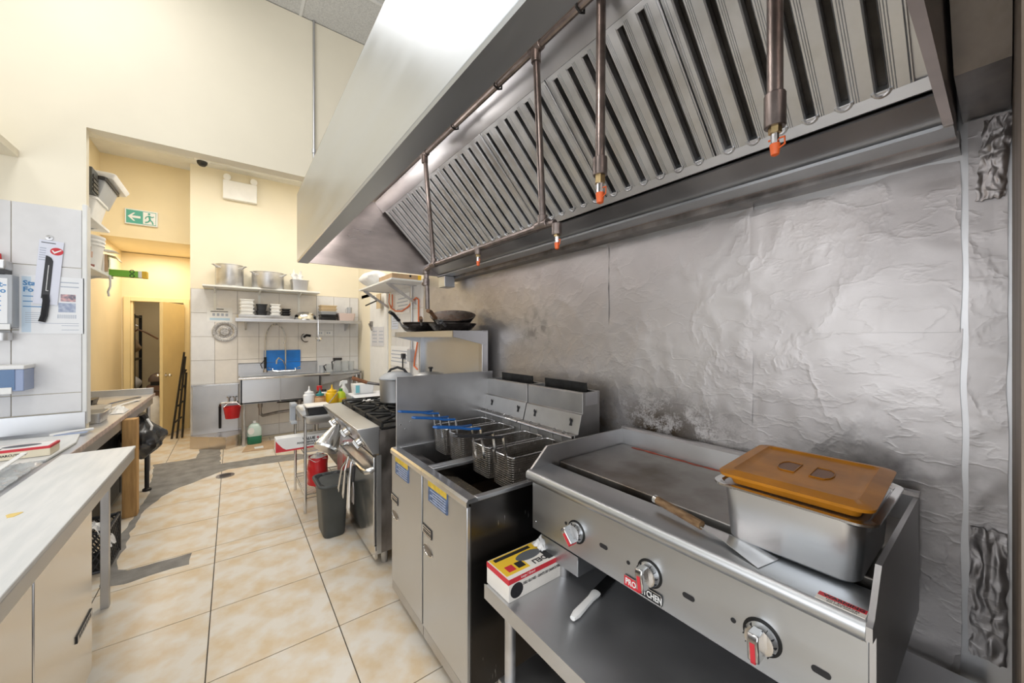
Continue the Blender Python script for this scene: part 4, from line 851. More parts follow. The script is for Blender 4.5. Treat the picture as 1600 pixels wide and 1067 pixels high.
MB().box(0.75, 0.97, 3.955, 3.965, 0.842, 0.905).build('front_side', greyp, gbk); MB().box(0.965, 0.975, 3.955, 4.32, 0.842, 0.95).build('end_side', greyp, gbk); MB().box(0.75, 0.97, 3.96, 4.32, 0.841, 0.844).build('base', greyp, gbk)
# low table with white board behind the range
lt = thing('side_table', 'low steel table between the range and the white door', 'table', (1.30, 4.0, 0))
MB().box(1.02, 1.62, 3.75, 4.45, 0.86, 0.90).build('top', steel_w, lt, bevel=0.003)
for x in (1.05, 1.59):
    for y in (3.79, 4.41): MB().cyl((x, y, 0), (x, y, 0.86), 0.02, n=10).build('leg', alum, lt)
wb = thing('white_board', 'speckled white cutting board on the side table', 'cutting board', (1.3, 4.0, 0.9))
MB().box(1.00, 1.58, 3.72, 4.36, 0.902, 0.935).build('board', mat('speckled_white', (0.86, 0.86, 0.88), 0.4, col2=(0.45, 0.42, 0.45), vs=70, lo=0.68, hi=0.75), wb, bevel=0.004)
rc = thing('clear_rack_box', 'translucent white tubs behind the spray bottle', 'tub', (1.12, 4.40, 0.93))
MB().rrect(1.04, 1.26, 4.20, 4.34, [(0.008, 0.937), (0.0, 1.04)], 0.02, 4).build('tub', wht, rc); MB().box(1.06, 1.10, 4.198, 4.20, 0.95, 1.03).build('blue_label', mat('aqua_print', (0.2, 0.55, 0.62), 0.5), rc)

# ------------------------------------------------------------------ left: prep fridge, counters
pf = thing('prep_fridge', 'stainless prep fridge under the near white cutting board', 'fridge', (-0.62, 1.5, 0))
MB().box(-0.755, -0.50, 0.55, 2.355, 0.10, 0.825).build('cabinet', steel, pf, bevel=0.003)
MB().box(-0.755, -0.466, 0.55, 3.13, 0.826, 0.884).build('top_frame', steel, pf, bevel=0.005)
for a, b in ((0.56, 1.758), (1.772, 2.352)):
    dr_ = MB().box(-0.50, -0.480, a, b, 0.13, 0.815).build('door', mat('warm_bright_steel', (0.74, 0.72, 0.70), 0.22, 1.0, rvar=0.05, vs=3, var=0.03), pf, bevel=0.003)
bd = MB().box(-0.480, -0.4755, 2.145, 2.335, 0.372, 0.400).build('maker_plate', print_k, dr_)
MB().box(-0.4755, -0.475, 2.15, 2.33, 0.375, 0.397).build('plate_face', steel_w, bd)
for q in range(7): MB().box(-0.475, -0.4745, 2.165+q*0.022, 2.179+q*0.022, 0.379, 0.393).build('plate_mark', print_k, bd)
for y in (0.7, 2.2): MB().lathe([(0.02, 0), (0.022, 0.10)], (-0.54, y, 0), 10).build('leg', steel_w, pf)
MB().box(-0.60, -0.565, 3.09, 3.125, 0.0, 0.826).build('end_leg', steel_w, pf, bevel=0.003)
MB().box(-0.535, -0.525, 2.36, 2.41, 0.36, 0.56).build('vent_plate', beige, pf)
cbd = thing('cutting_board', 'long white cutting board along the prep fridge, yellow smear on it', 'cutting board', (-0.61, 1.9, 0.885))
MB().box(-0.757, -0.463, 0.55, 3.143, 0.886, 0.90).build('board', board, cbd, bevel=0.003)
MB().prism([(-0.640+0.016*math.cos(t)*(1+0.4*math.sin(3*t)), 2.18+0.03*math.sin(t)*(1+0.3*math.cos(2*t))) for t in [k*0.4 for k in range(15)]], 'z', 0.9, 0.9012).build('yellow_smear', mat('yellow_food', (0.78, 0.58, 0.18), 0.5), cbd)
sc = thing('steel_counter', 'long stainless counter running along the tiled stub wall', 'counter', (-1.0, 4.5, 0))
MB().prism([(-2.3, 1.0), (-0.762, 1.0), (-0.762, 3.16), (-0.745, 3.16), (-0.745, 6.13), (-1.395, 6.13), (-1.395, 4.045), (-0.826, 4.045), (-0.826, 3.948), (-2.3, 3.948)], 'z', 0.842, 0.88).build('top', steel_w, sc, bevel=0.003)
MB().prism([(3.955, 0.88), (3.955, 1.02), (3.932, 1.02), (3.932, 0.90), (3.915, 0.88)], 'x', -2.3, -0.836).build('back_splash', steel, sc)
MB().box(-1.395, -0.75, 6.10, 6.13, 0.88, 0.95).build('end_upstand', steel_w, sc, bevel=0.003)
MB().box(-1.395, -1.385, 4.11, 6.10, 0.88, 0.98).build('rear_upstand', steel_w, sc)
MB().box(-0.745, -0.738, 3.15, 6.13, 0.850, 0.884).build('edge_strip', mat('worn_wood_strip', (0.50, 0.40, 0.36), 0.5, var=0.2, vs=20), sc)
MB().box(-0.775, -0.755, 3.16, 6.1, 0.765, 0.842).build('apron', steel_w, sc)
MB().box(-0.753, -0.662, 4.53, 4.63, 0.0, 0.842).build('wooden_post', wood, sc, bevel=0.003)
MB().cyl((-0.78, 5.98, 0), (-0.78, 5.98, 0.842), 0.02, n=12).build('leg', alum, sc); MB().cyl((-1.33, 5.98, 0), (-1.33, 5.98, 0.842), 0.02, n=12).build('leg', alum, sc)
MB().cyl((-0.69, 5.22, 0.0), (-0.69, 5.22, 0.45), 0.018, n=10).build('leg', black, sc); MB().lathe([(0.035, 0), (0.035, 0.02), (0.018, 0.03)], (-0.69, 5.22, 0), 12).build('foot', black, sc)
MB().box(-1.38, -0.80, 3.2, 3.95, 0.33, 0.36).build('undershelf', steel_d, sc)
uc = thing('undercounter_unit', 'dark undercounter unit behind the wooden post', 'cabinet', (-1.1, 4.9, 0))
MB().box(-1.385, -0.85, 4.07, 5.85, 0.05, 0.74).build('cabinet', bingrey, uc, bevel=0.004)
for y in (4.08, 4.97):
    d_ = MB().box(-0.85, -0.835, y, y+0.86, 0.10, 0.72).build('door', blackm, uc, bevel=0.003); MB().box(-0.835, -0.82, y+0.05, y+0.25, 0.62, 0.64).build('handle', steel_d, d_)
for x in (-1.33, -0.90):
    for y in (4.12, 5.8): MB().cyl((x, y, 0), (x, y, 0.06), 0.02, n=10).build('foot', black, uc)
for k, (y, h, m_) in enumerate(((3.45, 0.26, rub),)):
    t = thing('storage_tub', ('brown storage tub under the counter near the white board', 'black storage tub under the counter behind the wooden post', 'dark grey storage tub under the counter beyond the wooden post')[k], 'tub', (-1.05, y, 0.36))
    MB().rrect(-1.27, -0.86, y-0.22, y+0.22, [(0.03, 0.362), (0.0, 0.36+h)], 0.04, 4).build('tub', m_, t); MB().rrect(-1.28, -0.85, y-0.23, y+0.23, [(0.0, 0.36+h), (0.0, 0.375+h), (0.02, 0.38+h)], 0.04, 4).build('lid', m_, t)
bg = thing('garbage_bag', 'black garbage bag bulging out past the wooden post', 'bag', (-0.63, 4.95, 0.2))
def bagf(u, v):
    a_ = 2*math.pi*u; r = math.sin(math.pi*min(0.98, max(0.02, v))**0.8)
    n_ = 0.35*noise.noise(Vector((math.cos(a_)*1.6, math.sin(a_)*1.6, v*4)))+0.18*noise.noise(Vector((math.cos(a_)*5, math.sin(a_)*5, v*9)))
    return (-0.68+0.15*r*(1+n_)*math.cos(a_), 4.93+0.22*r*(1+n_)*math.sin(a_), 0.40+0.40*v)
MB().grid(bagf, 36, 24).build('bag_body', bagk, bg); MB().tube([(-0.66, 4.90, 0.78), (-0.68, 4.88, 0.83)], 0.03, 8).build('bag_neck', bagk, bg)
MB().tube([(-0.64, 4.86, 0.78), (-0.60, 4.80, 0.72), (-0.62, 4.78, 0.62)], 0.010, 6).build('tie_string', bagw, bg)
cr = thing('milk_crate', 'black lattice milk crate on the floor under the counter', 'crate', (-0.80, 3.72, 0))
x0, x1, y0, y1, z0, z1 = -0.95, -0.66, 3.58, 3.88, 0.0, 0.28
mb = MB()
for z in (z0+0.012, z1-0.012): mb.tube([(x0, y0, z), (x1, y0, z), (x1, y1, z), (x0, y1, z)], 0.012, 6, closed=True)
for x, y in ((x0, y0), (x1, y0), (x1, y1), (x0, y1)): mb.cyl((x, y, z0), (x, y, z1), 0.012, n=8)
cf = mb.build('frame', black, cr)
mb = MB()
for k in range(-4, 8):
    for s_ in (-1, 1):
        for face in range(4):
            pts = []
            for q in range(13):
                u = k/8+q/12*0.5 if s_ > 0 else k/8+0.5-q/12*0.5
                if 0 <= u <= 1:
                    z = z0+0.02+(z1-z0-0.04)*q/12
                    pts.append({0: (x1, y0+(y1-y0)*u, z), 1: (x0+(x1-x0)*u, y0, z), 2: (x0, y0+(y1-y0)*u, z), 3: (x0+(x1-x0)*u, y1, z)}[face])
            if len(pts) > 1: mb.tube([pts[0], pts[-1]], 0.005, 4)
mb.build('lattice', black, cr)
MB().box(x0, x1, y0, y1, 0.002, 0.012).build('base', black, cr)
pb = thing('clear_bag', 'crumpled clear plastic bag draped over the milk crate', 'bag', (-0.70, 3.50, 0.30))
MB().grid(lambda u, v: (-0.80+0.16*u+0.02*noise.noise(Vector((u*5, v*5, 2))), 3.55+0.12*v+0.02*noise.noise(Vector((u*5, v*5, 6))), 0.31-0.16*max(0, u-0.55)*2+0.03*noise.noise(Vector((u*7, v*7, 9)))), 16, 16).build('bag_body', bagw, pb)
wbd = thing('thin_cutting_board', 'thin white cutting board on the counter under the glove box', 'cutting board', (-1.0, 3.5, 0.88))
MB().prism([(-1.25, 3.02), (-0.80, 3.10), (-0.785, 3.52), (-0.83, 3.80), (-1.22, 3.84)], 'z', 0.882, 0.894).build('board', board, wbd, bevel=0.003)
g2 = thing('glove_box', 'red and cream box of deli gloves on the left counter', 'box', (-0.95, 3.26, 0.895))
MB().box(-1.10, -0.808, 3.19, 3.335, 0.896, 0.948).build('carton', mat('cream_card', (0.80, 0.72, 0.55), 0.6), g2, bevel=0.0015)
MB().box(-1.101, -0.807, 3.189, 3.336, 0.936, 0.9487).build('red_edge', redp, g2)
MB().box(-1.098, -0.818, 3.20, 3.33, 0.9487, 0.9492).build('top_print', wht, g2); MB().prism([(-0.93+0.07*math.cos(t*0.3), 3.275+0.035*math.sin(t*0.3)) for t in range(21)], 'z', 0.9492, 0.9497).build('opening', mat('dark_oval', (0.1, 0.1, 0.12), 0.5), g2)
text('DELI', 0.045, print_k, frame((-1.03, 3.23, 0.9496), (-1, 0, 0), (0, -1, 0)), g2, ext=0.0003, bold=0.0008)
text('GANTS DE CHARCUTERIE', 0.016, print_k, frame((-0.985, 3.1892, 0.918), (1, 0, 0), (0, 0, 1)), g2, ext=0.0003, bold=0.0004)
cw = thing('plastic_wrap', 'crumpled clear plastic wrap on the counter by the long board', 'plastic wrap', (-0.93, 2.75, 0.88))
MB().grid(lambda u, v: (-1.10+0.30*u, 2.45+0.62*v, 0.885+0.022*abs(noise.noise(Vector((u*4, v*6, 1))))+0.014*abs(noise.noise(Vector((u*11, v*14, 5))))), 40, 60).build('film', mat('crumpled_film', (0.80, 0.84, 0.85), 0.12, trans=0.45, var=0.1, vs=14, alpha=0.75), cw)
for k, (a, b) in enumerate((((-1.05, 2.75), (-0.99, 3.02)), ((-0.90, 2.72), (-0.86, 3.10)))):
    t = thing('white_straw', ('left of two white plastic sticks poking from the wrap', 'right of two white plastic sticks poking from the wrap')[k], 'stick', (a[0], a[1], 0.9)); MB().box(-0.012, 0.012, -0.16, 0.16, -0.004, 0.004).xf(frame(((a[0]+b[0])/2, (a[1]+b[1])/2, 0.928), (b[1]-a[1], a[0]-b[0], 0), (b[0]-a[0], b[1]-a[1], 0.05))).build('stick', wht, t, bevel=0.003)
kf = thing('white_scraper', 'white and blue handled scraper on the counter by the corner trim', 'scraper', (-0.90, 3.84, 0.89))
MB().tube([(-0.965, 3.80, 0.900), (-0.86, 3.86, 0.902), (-0.79, 3.90, 0.900)], 0.010, 8).build('handle', wht, kf); MB().box(-0.95, -0.80, 3.80, 3.84, 0.894, 0.899).build('blade', bluelt, kf)
ip = thing('insert_pan', 'steel insert pan on the counter behind the stub wall end', 'pan', (-0.90, 4.32, 0.88))
MB().rrect(-1.02, -0.80, 4.22, 4.46, [(0.02, 0.882), (0.006, 0.955), (0, 0.957), (0, 0.963), (0.01, 0.963), (0.024, 0.89)], 0.03, 5).build('pan_body', steel_w, ip)
cbx = thing('carton_tray', 'small cream carton tray on the far counter', 'carton', (-0.95, 4.66, 0.88))
MB().box(-1.06, -0.86, 4.56, 4.80, 0.882, 0.888).box(-1.06, -0.86, 4.56, 4.566, 0.888, 0.955).box(-1.06, -0.86, 4.794, 4.80, 0.888, 0.955).box(-0.866, -0.86, 4.56, 4.80, 0.888, 0.955).box(-1.06, -1.054, 4.56, 4.80, 0.888, 0.955).build('tray', cardw, cbx)
tw = thing('crumpled_towel', 'crumpled white towel on the far counter edge', 'towel', (-0.83, 4.75, 0.88))
MB().grid(lambda u, v: (-0.85+0.09*u, 4.66+0.24*v, 0.884+0.05*math.sin(math.pi*u)*math.sin(math.pi*v)*(1+0.8*noise.noise(Vector((u*5, v*6, 3))))), 18, 24).build('cloth', wht, tw)
for k, (a, b) in enumerate((((-1.05, 5.0), (-0.83, 5.75)), ((-0.90, 4.95), (-0.80, 5.45)), ((-1.15, 4.9), (-1.02, 5.3)))):
    t = thing('long_utensil', ('long steel rod lying on the far counter towards its end', 'pale long spatula lying near the edge of the far counter', 'thin skewer lying at the back of the far counter')[k], 'utensil', (a[0], a[1], 0.885))
    MB().tube([(a[0], a[1], 0.892), ((a[0]+b[0])/2, (a[1]+b[1])/2, 0.897), (b[0], b[1], 0.892)], 0.008, 6).build('rod', (steel_b, wht, steel_d)[k], t)
    MB().box(b[0]-0.02, b[0]+0.02, b[1], b[1]+0.08, 0.886, 0.890).build('blade', (steel_b, wht, steel_d)[k], t)
pl_ = thing('black_tub', 'black plastic tub at the back of the far counter', 'tub', (-1.15, 5.2, 0.88))
MB().rrect(-1.30, -1.08, 5.32, 5.56, [(0.015, 0.882), (0.0, 0.94)], 0.02, 4).build('tub', black, pl_)

# ------------------------------------------------------------------ on the stub wall
po = thing('wall_notice', 'printed food notice taped to the tiled stub wall', 'poster', (-0.98, 3.955, 1.58))
def wbox(x0, x1, z0, z1, y, m, n, par, t=0.001): return MB().box(x0, x1, y-t, y, z0, z1).build(n, m, par)
wbox(-1.135, -0.845, 1.575, 1.97, 3.956, paper, 'sheet', po)
wbox(-1.125, -1.085, 1.585, 1.96, 3.955, mat('pale_blue_print', (0.62, 0.74, 0.86), 0.6), 'blue_margin', po, 0.0005)
text('Star', 0.045, print_b, frame((-1.12, 3.9535, 1.915), (1, 0, 0), (0, 0, 1)), po, align='LEFT', bold=0.0015, ext=0.0003)
text('Food', 0.045, print_b, frame((-1.12, 3.9535, 1.872), (1, 0, 0), (0, 0, 1)), po, align='LEFT', bold=0.0015, ext=0.0003)
for k in range(3): wbox(-1.12, -1.03, 1.825-0.035*k, 1.831-0.035*k, 3.955, print_b, 'print_line', po, 0.0006)
for k in range(6): wbox(-1.11, -1.04, 1.715-0.013*k, 1.718-0.013*k, 3.955, print_g, 'print_line', po, 0.0006)
wbox(-0.955, -0.885, 1.80, 1.85, 3.955, mat('pink_print', (0.75, 0.45, 0.45), 0.6, col2=(0.2, 0.2, 0.25), vs=60), 'picture', po, 0.0006)
wbox(-0.965, -0.885, 1.725, 1.79, 3.955, mat('slate_print', (0.32, 0.37, 0.52), 0.6, col2=(0.55, 0.6, 0.7), vs=50), 'picture', po, 0.0006)
for k in range(10): wbox(-0.968+0.009*k, -0.964+0.009*k, 1.682, 1.708, 3.955, print_g, 'bar_mark', po, 0.0006)
for z in (1.93, 1.90): wbox(-0.955, -0.87, z, z+0.006, 3.955, print_g, 'print_line', po, 0.0006)
for z in (1.645, 1.63, 1.60): wbox(-1.05+0.1*(z < 1.64), -0.87, z, z+0.003, 3.955, print_g, 'print_line', po, 0.0006)
kc = thing('packaged_knife', 'black knife on a white hanging card with red tick', 'knife', (-1.0, 3.95, 1.78))
Mk = Matrix.Translation((-1.008, 3.949, 2.0)) @ Matrix.Rotation(math.radians(4), 4, 'Y')
def kb_(x0, x1, z0, z1, y, m, n, t=0.001):
    mb = MB().mark(); mb.box(x0, x1, y-t, y, z0, z1); mb.xf(Mk); return mb.build(n, m, kc)
kb_(-0.054, 0.056, -0.225, 0.215, 0, mat('pale_card', (0.74, 0.76, 0.86), 0.5), 'card')
mb = MB().mark(); mb.prism([(0.028+0.030*math.cos(t*0.3), 0.145+0.026*math.sin(t*0.3)) for t in range(21)], 'y', -0.0018, -0.001); mb.xf(Mk); mb.build('red_oval', redp, kc)
mb = MB().mark(); mb.prism([(0.004, 0.148), (0.010, 0.152), (0.018, 0.140), (0.046, 0.160), (0.050, 0.154), (0.018, 0.128)], 'y', -0.0026, -0.0018); mb.xf(Mk); mb.build('tick', wht, kc)
mb = MB().mark(); mb.prism([(-0.018, 0.110), (-0.008, 0.108), (0.008, 0.096), (0.017, 0.075), (0.017, -0.170), (-0.020, -0.185)], 'y', -0.005, -0.0015); mb.xf(Mk); kbl = mb.build('blade_sheath', black, kc, bevel=0.001)
mb = MB().mark(); mb.tube([(0.0, -0.006, -0.16), (0.006, -0.008, -0.20), (0.004, -0.008, -0.30), (-0.004, -0.008, -0.345)], 0.017, 8); mb.xf(Mk); mb.build('handle', black, kc)
kb_(-0.002, 0.001, -0.13, 0.045, -0.005, wht, 'sheath_line', 0.0006); kb_(-0.002, 0.010, -0.132, -0.129, -0.005, wht, 'sheath_line', 0.0006)
for k in range(6): kb_(-0.048, -0.020, 0.155-0.016*k, 0.161-0.016*k, -0.001, print_g, 'print_line', 0.0005)
kb_(-0.045, 0.02, 0.195, 0.20, -0.001, print_k, 'print_line', 0.0005)
MB().lathe([(0.018, 0), (0.018, 0.004), (0.006, 0.006), (0.004, 0.02), (0.001, 0.021)], n=14).xf(Matrix.Translation((-1.005, 3.956, 2.235)) @ Matrix.Rotation(math.pi/2, 4, 'X')).build('hook', steel_w, kc)
dp = thing('towel_dispenser', 'smoky blue paper towel dispenser low on the stub wall', 'dispenser', (-1.2, 3.88, 1.19))
MB().box(-1.42, -1.072, 3.80, 3.957, 1.205, 1.345).build('blue_body', bluelt, dp, bevel=0.004); MB().box(-1.42, -1.108, 3.795, 3.80, 1.215, 1.345).build('window', bluedk, dp)
MB().box(-1.425, -1.068, 3.793, 3.957, 1.345, 1.372).build('cap', wht, dp, bevel=0.005); MB().box(-1.42, -1.118, 3.788, 3.81, 1.19, 1.232).build('paper_slot', wht, dp, bevel=0.003)
bx = thing('leaflet_box', 'wall box with printed blue leaflet at the left edge', 'box', (-1.25, 3.9, 1.6))
MB().box(-1.42, -1.135, 3.86, 3.957, 1.615, 1.955).build('box_body', greyp, bx, bevel=0.004); wbox(-1.42, -1.155, 1.64, 1.93, 3.859, paper, 'leaflet', bx)
text('not-', 0.05, print_b, frame((-1.158, 3.857, 1.89), (1, 0, 0), (0, 0, 1)), bx, align='RIGHT', bold=0.001, ext=0.0003); text('boo', 0.045, print_b, frame((-1.16, 3.857, 1.85), (1, 0, 0), (0, 0, 1)), bx, align='RIGHT', bold=0.001, ext=0.0003)
for k in range(4): wbox(-1.4, -1.18, 1.81-0.03*k, 1.816-0.03*k, 3.858, print_b, 'print_line', bx, 0.0006)
wbox(-1.42, -1.14, 1.60, 1.635, 3.85, wht, 'bottom_lip', bx, 0.01)
sd = thing('soap_pump', 'grey dispenser with red button above the leaflet box', 'dispenser', (-1.25, 3.9, 1.96))
MB().box(-1.42, -1.16, 3.85, 3.957, 1.985, 2.05).build('body', alum, sd, bevel=0.01); MB().box(-1.42, -1.165, 3.855, 3.957, 1.957, 1.985).build('base', black, sd)
MB().lathe([(0.03, 0), (0.028, 0.04), (0.001, 0.05)], (-1.22, 3.90, 2.05), 16).build('button', red, sd)
hb = thing('grey_handle_bracket', 'grey bracket under the leaflet box', 'bracket', (-1.25, 3.9, 1.5)); MB().rrect(-1.42, -1.155, 3.86, 3.957, [(0, 1.53), (0, 1.58)], 0.03, 4).build('bracket_body', alum, hb)
ws = thing('high_wall_shelf', 'cream shelf high on the stub wall at the left edge', 'shelf', (-1.4, 3.6, 2.75)); MB().box(-1.9, -1.14, 2.4, 3.965, 2.752, 2.80).build('shelf_plate', cream, ws)
MB().prism([(3.965, 2.752), (3.965, 2.6), (3.7, 2.752)], 'x', -1.7, -1.68).build('bracket', white_p, ws)

# ------------------------------------------------------------------ shelves behind the stub wall
def shelf(z, y1, label):
    s_ = thing('wall_shelf', label, 'shelf', (-1.15, 4.6, z)); MB().box(-1.398, -0.905, 4.115, y1, z, z+0.022).build('shelf_plate', white_p, s_, bevel=0.002)
    for y in (4.3, y1-0.15): MB().prism([(-1.398, z), (-0.95, z), (-1.398, z-0.16)], 'y', y, y+0.02).build('bracket', white_p, s_)
shelf(2.105, 5.12, 'lower white shelf behind the stub wall'); shelf(2.512, 4.98, 'upper white shelf behind the stub wall')
bu = thing('white_bucket', 'white lidded bucket with brown print on the lower shelf', 'bucket', (-1.03, 4.62, 2.13))
MB().lathe([(0.11, 2.128), (0.13, 2.33), (0.136, 2.33), (0.136, 2.345), (0.13, 2.345), (0.131, 2.36), (0.138, 2.36), (0.138, 2.375), (0.132, 2.38), (0.14, 2.395), (0.14, 2.41), (0.001, 2.412)], (-1.02, 4.70, 0), 28).build('bucket', wht, bu)
for k, (za, zb, ua, ub, m_) in enumerate(((2.27, 2.31, 0.2, 0.7, card), (2.22, 2.27, 0.15, 0.8, mat('peach_print', (0.80, 0.58, 0.48), 0.5)), (2.145, 2.165, 0.05, 0.95, mat('dark_red_print', (0.30, 0.10, 0.08), 0.5)))):
    MB().grid(lambda u, v: (-1.02+(0.1105+0.02*((za+(zb-za)*v)-2.128)/0.2+0.001)*math.cos(math.radians(-95+60*(ua+(ub-ua)*u))), 4.70+(0.1105+0.02*((za+(zb-za)*v)-2.128)/0.2+0.001)*math.sin(math.radians(-95+60*(ua+(ub-ua)*u))), za+(zb-za)*v), 8, 2).build('print_patch', m_, bu)
bo = thing('open_carton', 'open cardboard carton with flaps at the shelf end', 'carton', (-1.0, 4.98, 2.13))
MB().box(-1.15, -0.92, 4.86, 5.10, 2.128, 2.30).build('carton', cardw, bo, bevel=0.002); MB().box(-0.92, -0.905, 4.88, 4.93, 2.15, 2.30).build('flap', card, bo)
MB().prism([(-0.92, 2.30), (-0.86, 2.285), (-0.84, 2.255), (-0.835, 2.257), (-0.855, 2.292), (-0.92, 2.306)], 'y', 4.9, 5.05).build('flap', beige, bo); MB().box(-0.92, -0.917, 4.97, 5.02, 2.20, 2.27).build('dark_label', print_k, bo)
MB().prism([(-0.92, 2.33), (-0.98, 2.35), (-0.86, 2.34), (-0.84, 2.33)], 'y', 4.88, 5.0).build('flap', wht, bo)
gw = thing('green_wrap_box', 'green wrap box with yellow end jutting off the lower shelf', 'box', (-0.80, 5.05, 2.13))
MB().box(-1.0, -0.672, 5.03, 5.11, 2.128, 2.188).build('carton', green_p, gw, bevel=0.001); MB().box(-0.70, -0.665, 5.028, 5.112, 2.126, 2.19).build('yellow_end', yellow_p, gw); MB().box(-0.725, -0.70, 5.0285, 5.111, 2.127, 2.189).build('white_band', wht, gw)
text('OO', 0.05, print_k, frame((-0.765, 5.028, 2.158), (0, 0, 1), (-1, 0, 0)), gw, bold=0.0006)
rib = thing('hanging_strap', 'loose white strap dangling from the lower shelf', 'strap', (-0.90, 4.98, 1.93)); MB().tube([(-0.902, 4.95, 2.12), (-0.898, 4.96, 2.07), (-0.90, 4.97, 2.02), (-0.915, 4.97, 1.97), (-0.91, 4.98, 1.93)], 0.009, 6).build('strap', bagw, rib)
tb2 = thing('white_tub', 'white plastic tub on the upper shelf', 'tub', (-1.04, 4.5, 2.53)); MB().rrect(-1.2, -0.89, 4.45, 4.82, [(0.03, 2.535), (0.0, 2.68)], 0.04, 4).build('tub', wht, tb2); MB().rrect(-1.21, -0.88, 4.44, 4.83, [(0, 2.68), (0, 2.70)], 0.04, 4).build('lid', wht, tb2)
tb3 = thing('grey_tub', 'grey tub under a white tray, top of the upper shelf', 'tub', (-1.0, 4.55, 2.70))
MB().rrect(-1.15, -0.85, 4.52, 4.98, [(0.05, 2.702), (0.0, 2.86)], 0.03, 4).build('tub', greyp, tb3); MB().rrect(-1.16, -0.84, 4.51, 4.99, [(0, 2.86), (0, 2.89)], 0.03, 4).build('black_lid', black, tb3)
tr = thing('white_tray', 'white tray lying askew on the grey tub', 'tray', (-1.0, 4.6, 2.9)); MB().rrect(-1.2, -0.79, 4.52, 5.10, [(0.02, 2.892), (0.0, 2.925), (0.0, 2.932), (0.01, 2.932), (0.03, 2.90)], 0.04, 4).build('tray', wht, tr)
rc2 = thing('black_remote_rack', 'black ribbed plastic rack beside the grey tub', 'rack', (-0.93, 4.3, 2.7)); 
MB().box(-1.05, -0.885, 4.34, 4.50, 2.702, 2.90).build('rack_body', bingrey, rc2, bevel=0.004)
for k in range(4): MB().box(-0.885, -0.878, 4.35, 4.49, 2.72+k*0.035, 2.742+k*0.035).build('rib', black, rc2)

# ------------------------------------------------------------------ far area
ex = thing('exit_sign', 'green and white exit sign with arrow and running figure', 'sign', (-1.0, 7.19, 3.09))
MB().box(-1.165, -0.838, 7.165, 7.2, 3.095, 3.305).build('case', wht, ex, bevel=0.006)
wbox(-1.15, -0.853, 3.11, 3.29, 7.165, green_s, 'green_field', ex); wbox(-0.985, -0.858, 3.118, 3.282, 7.164, wht, 'door_panel', ex, 0.0006)
MB().prism([(-1.135, 3.20), (-1.08, 3.255), (-1.062, 3.255), (-1.095, 3.215), (-1.01, 3.215), (-1.01, 3.185), (-1.095, 3.185), (-1.062, 3.145), (-1.08, 3.145)], 'y', 7.1625, 7.164).build('arrow', wht, ex)
mb = MB(); yy = 7.1615
def limb(pts, r):
    for a, b in zip(pts, pts[1:]):
        mb.cyl((a[0], yy, a[1]), (b[0], yy, b[1]), r, n=6)
limb([(-0.925, 3.238), (-0.915, 3.18)], 0.011); limb([(-0.925, 3.235), (-0.955, 3.215), (-0.962, 3.19)], 0.006); limb([(-0.922, 3.235), (-0.895, 3.218), (-0.876, 3.232)], 0.006)
limb([(-0.917, 3.18), (-0.935, 3.15), (-0.965, 3.14)], 0.008); limb([(-0.915, 3.18), (-0.893, 3.158), (-0.885, 3.125)], 0.008)
mb.build('running_figure', green_s, ex); MB().cyl((-0.925, 7.1605, 3.262), (-0.925, 7.1635, 3.262), 0.013, n=12).build('figure_head', green_s, ex)
el = thing('emergency_light', 'white emergency light box with two lamp heads', 'emergency light', (0.1, 6.87, 3.57))
MB().box(-0.11, 0.30, 6.82, 6.9, 3.575, 3.85).build('case', wht, el, bevel=0.008)
for x in (-0.06, 0.26):
    h = MB().lathe([(0.03, 0), (0.045, 0.03), (0.045, 0.045), (0.001, 0.046)], n=16).xf(Matrix.Translation((x, 6.87, 3.90)) @ Matrix.Rotation(math.radians(100), 4, 'X')).build('lamp_head', wht, el); MB().cyl((x, 6.87, 3.84), (x, 6.87, 3.88), 0.012, n=8).build('lamp_neck', wht, h)
MB().box(0.19, 0.205, 6.885, 6.9, 3.85, 4.0).build('supply_conduit', cream, el)
dc = thing('dome_camera', 'small white dome camera under the back ceiling', 'camera', (-0.33, 6.6, 3.95))
MB().lathe([(0.085, 4.0), (0.085, 3.965), (0.06, 3.955), (0.001, 3.955)], (-0.33, 6.62, 0), 24).build('base', wht, dc); MB().lathe([(0.06, 3.956), (0.055, 3.925), (0.035, 3.90), (0.001, 3.89)], (-0.33, 6.62, 0), 20).build('dome', black, dc)

ts = thing('upper_far_shelf', 'upper white shelf carrying stock pots on the far wall', 'shelf', (0.4, 6.75, 2.26))
MB().box(-0.33, 1.12, 6.58, 6.885, 2.255, 2.278).build('shelf_plate', white_p, ts, bevel=0.002)
for x in (-0.2, 0.33, 0.86): MB().box(x-0.015, x+0.015, 6.872, 6.886, 1.95, 2.25).build('standard', white_p, ts); MB().prism([(6.88, 2.25), (6.62, 2.25), (6.62, 2.24), (6.88, 2.19)], 'x', x-0.008, x+0.008).build('bracket', white_p, ts)
def pot(c, r, h, label):
    t = thing('stock_pot', label, 'pot', c, 0, 'pots on the upper far shelf')
    MB().lathe([(r*0.94, 0), (r, 0.02), (r, h), (r*1.03, h+0.004), (r*1.03, h+0.012), (r*0.97, h+0.012), (r*0.96, 0.02), (0.001, 0.015)], c, 32).build('body', alum, t)
    for s_ in (-1, 1):
        x = c[0]+s_*r*0.82; y = c[1]-r*0.55
        MB().tube([(x, y, c[2]+h-0.05), (x+s_*0.05, y-0.03, c[2]+h-0.01), (x+s_*0.06, y-0.04, c[2]+h-0.01), (x+s_*0.04, y-0.06, c[2]+h-0.01), (x-s_*0.035, y-0.045, c[2]+h-0.05)], 0.007, 6).build('handle', alum, t)
    return t
pot((-0.03, 6.75, 2.279), 0.165, 0.30, 'tall aluminium stock pot on the upper far shelf')
pot((0.435, 6.74, 2.279), 0.205, 0.235, 'wide scorched aluminium pot on the upper far shelf')
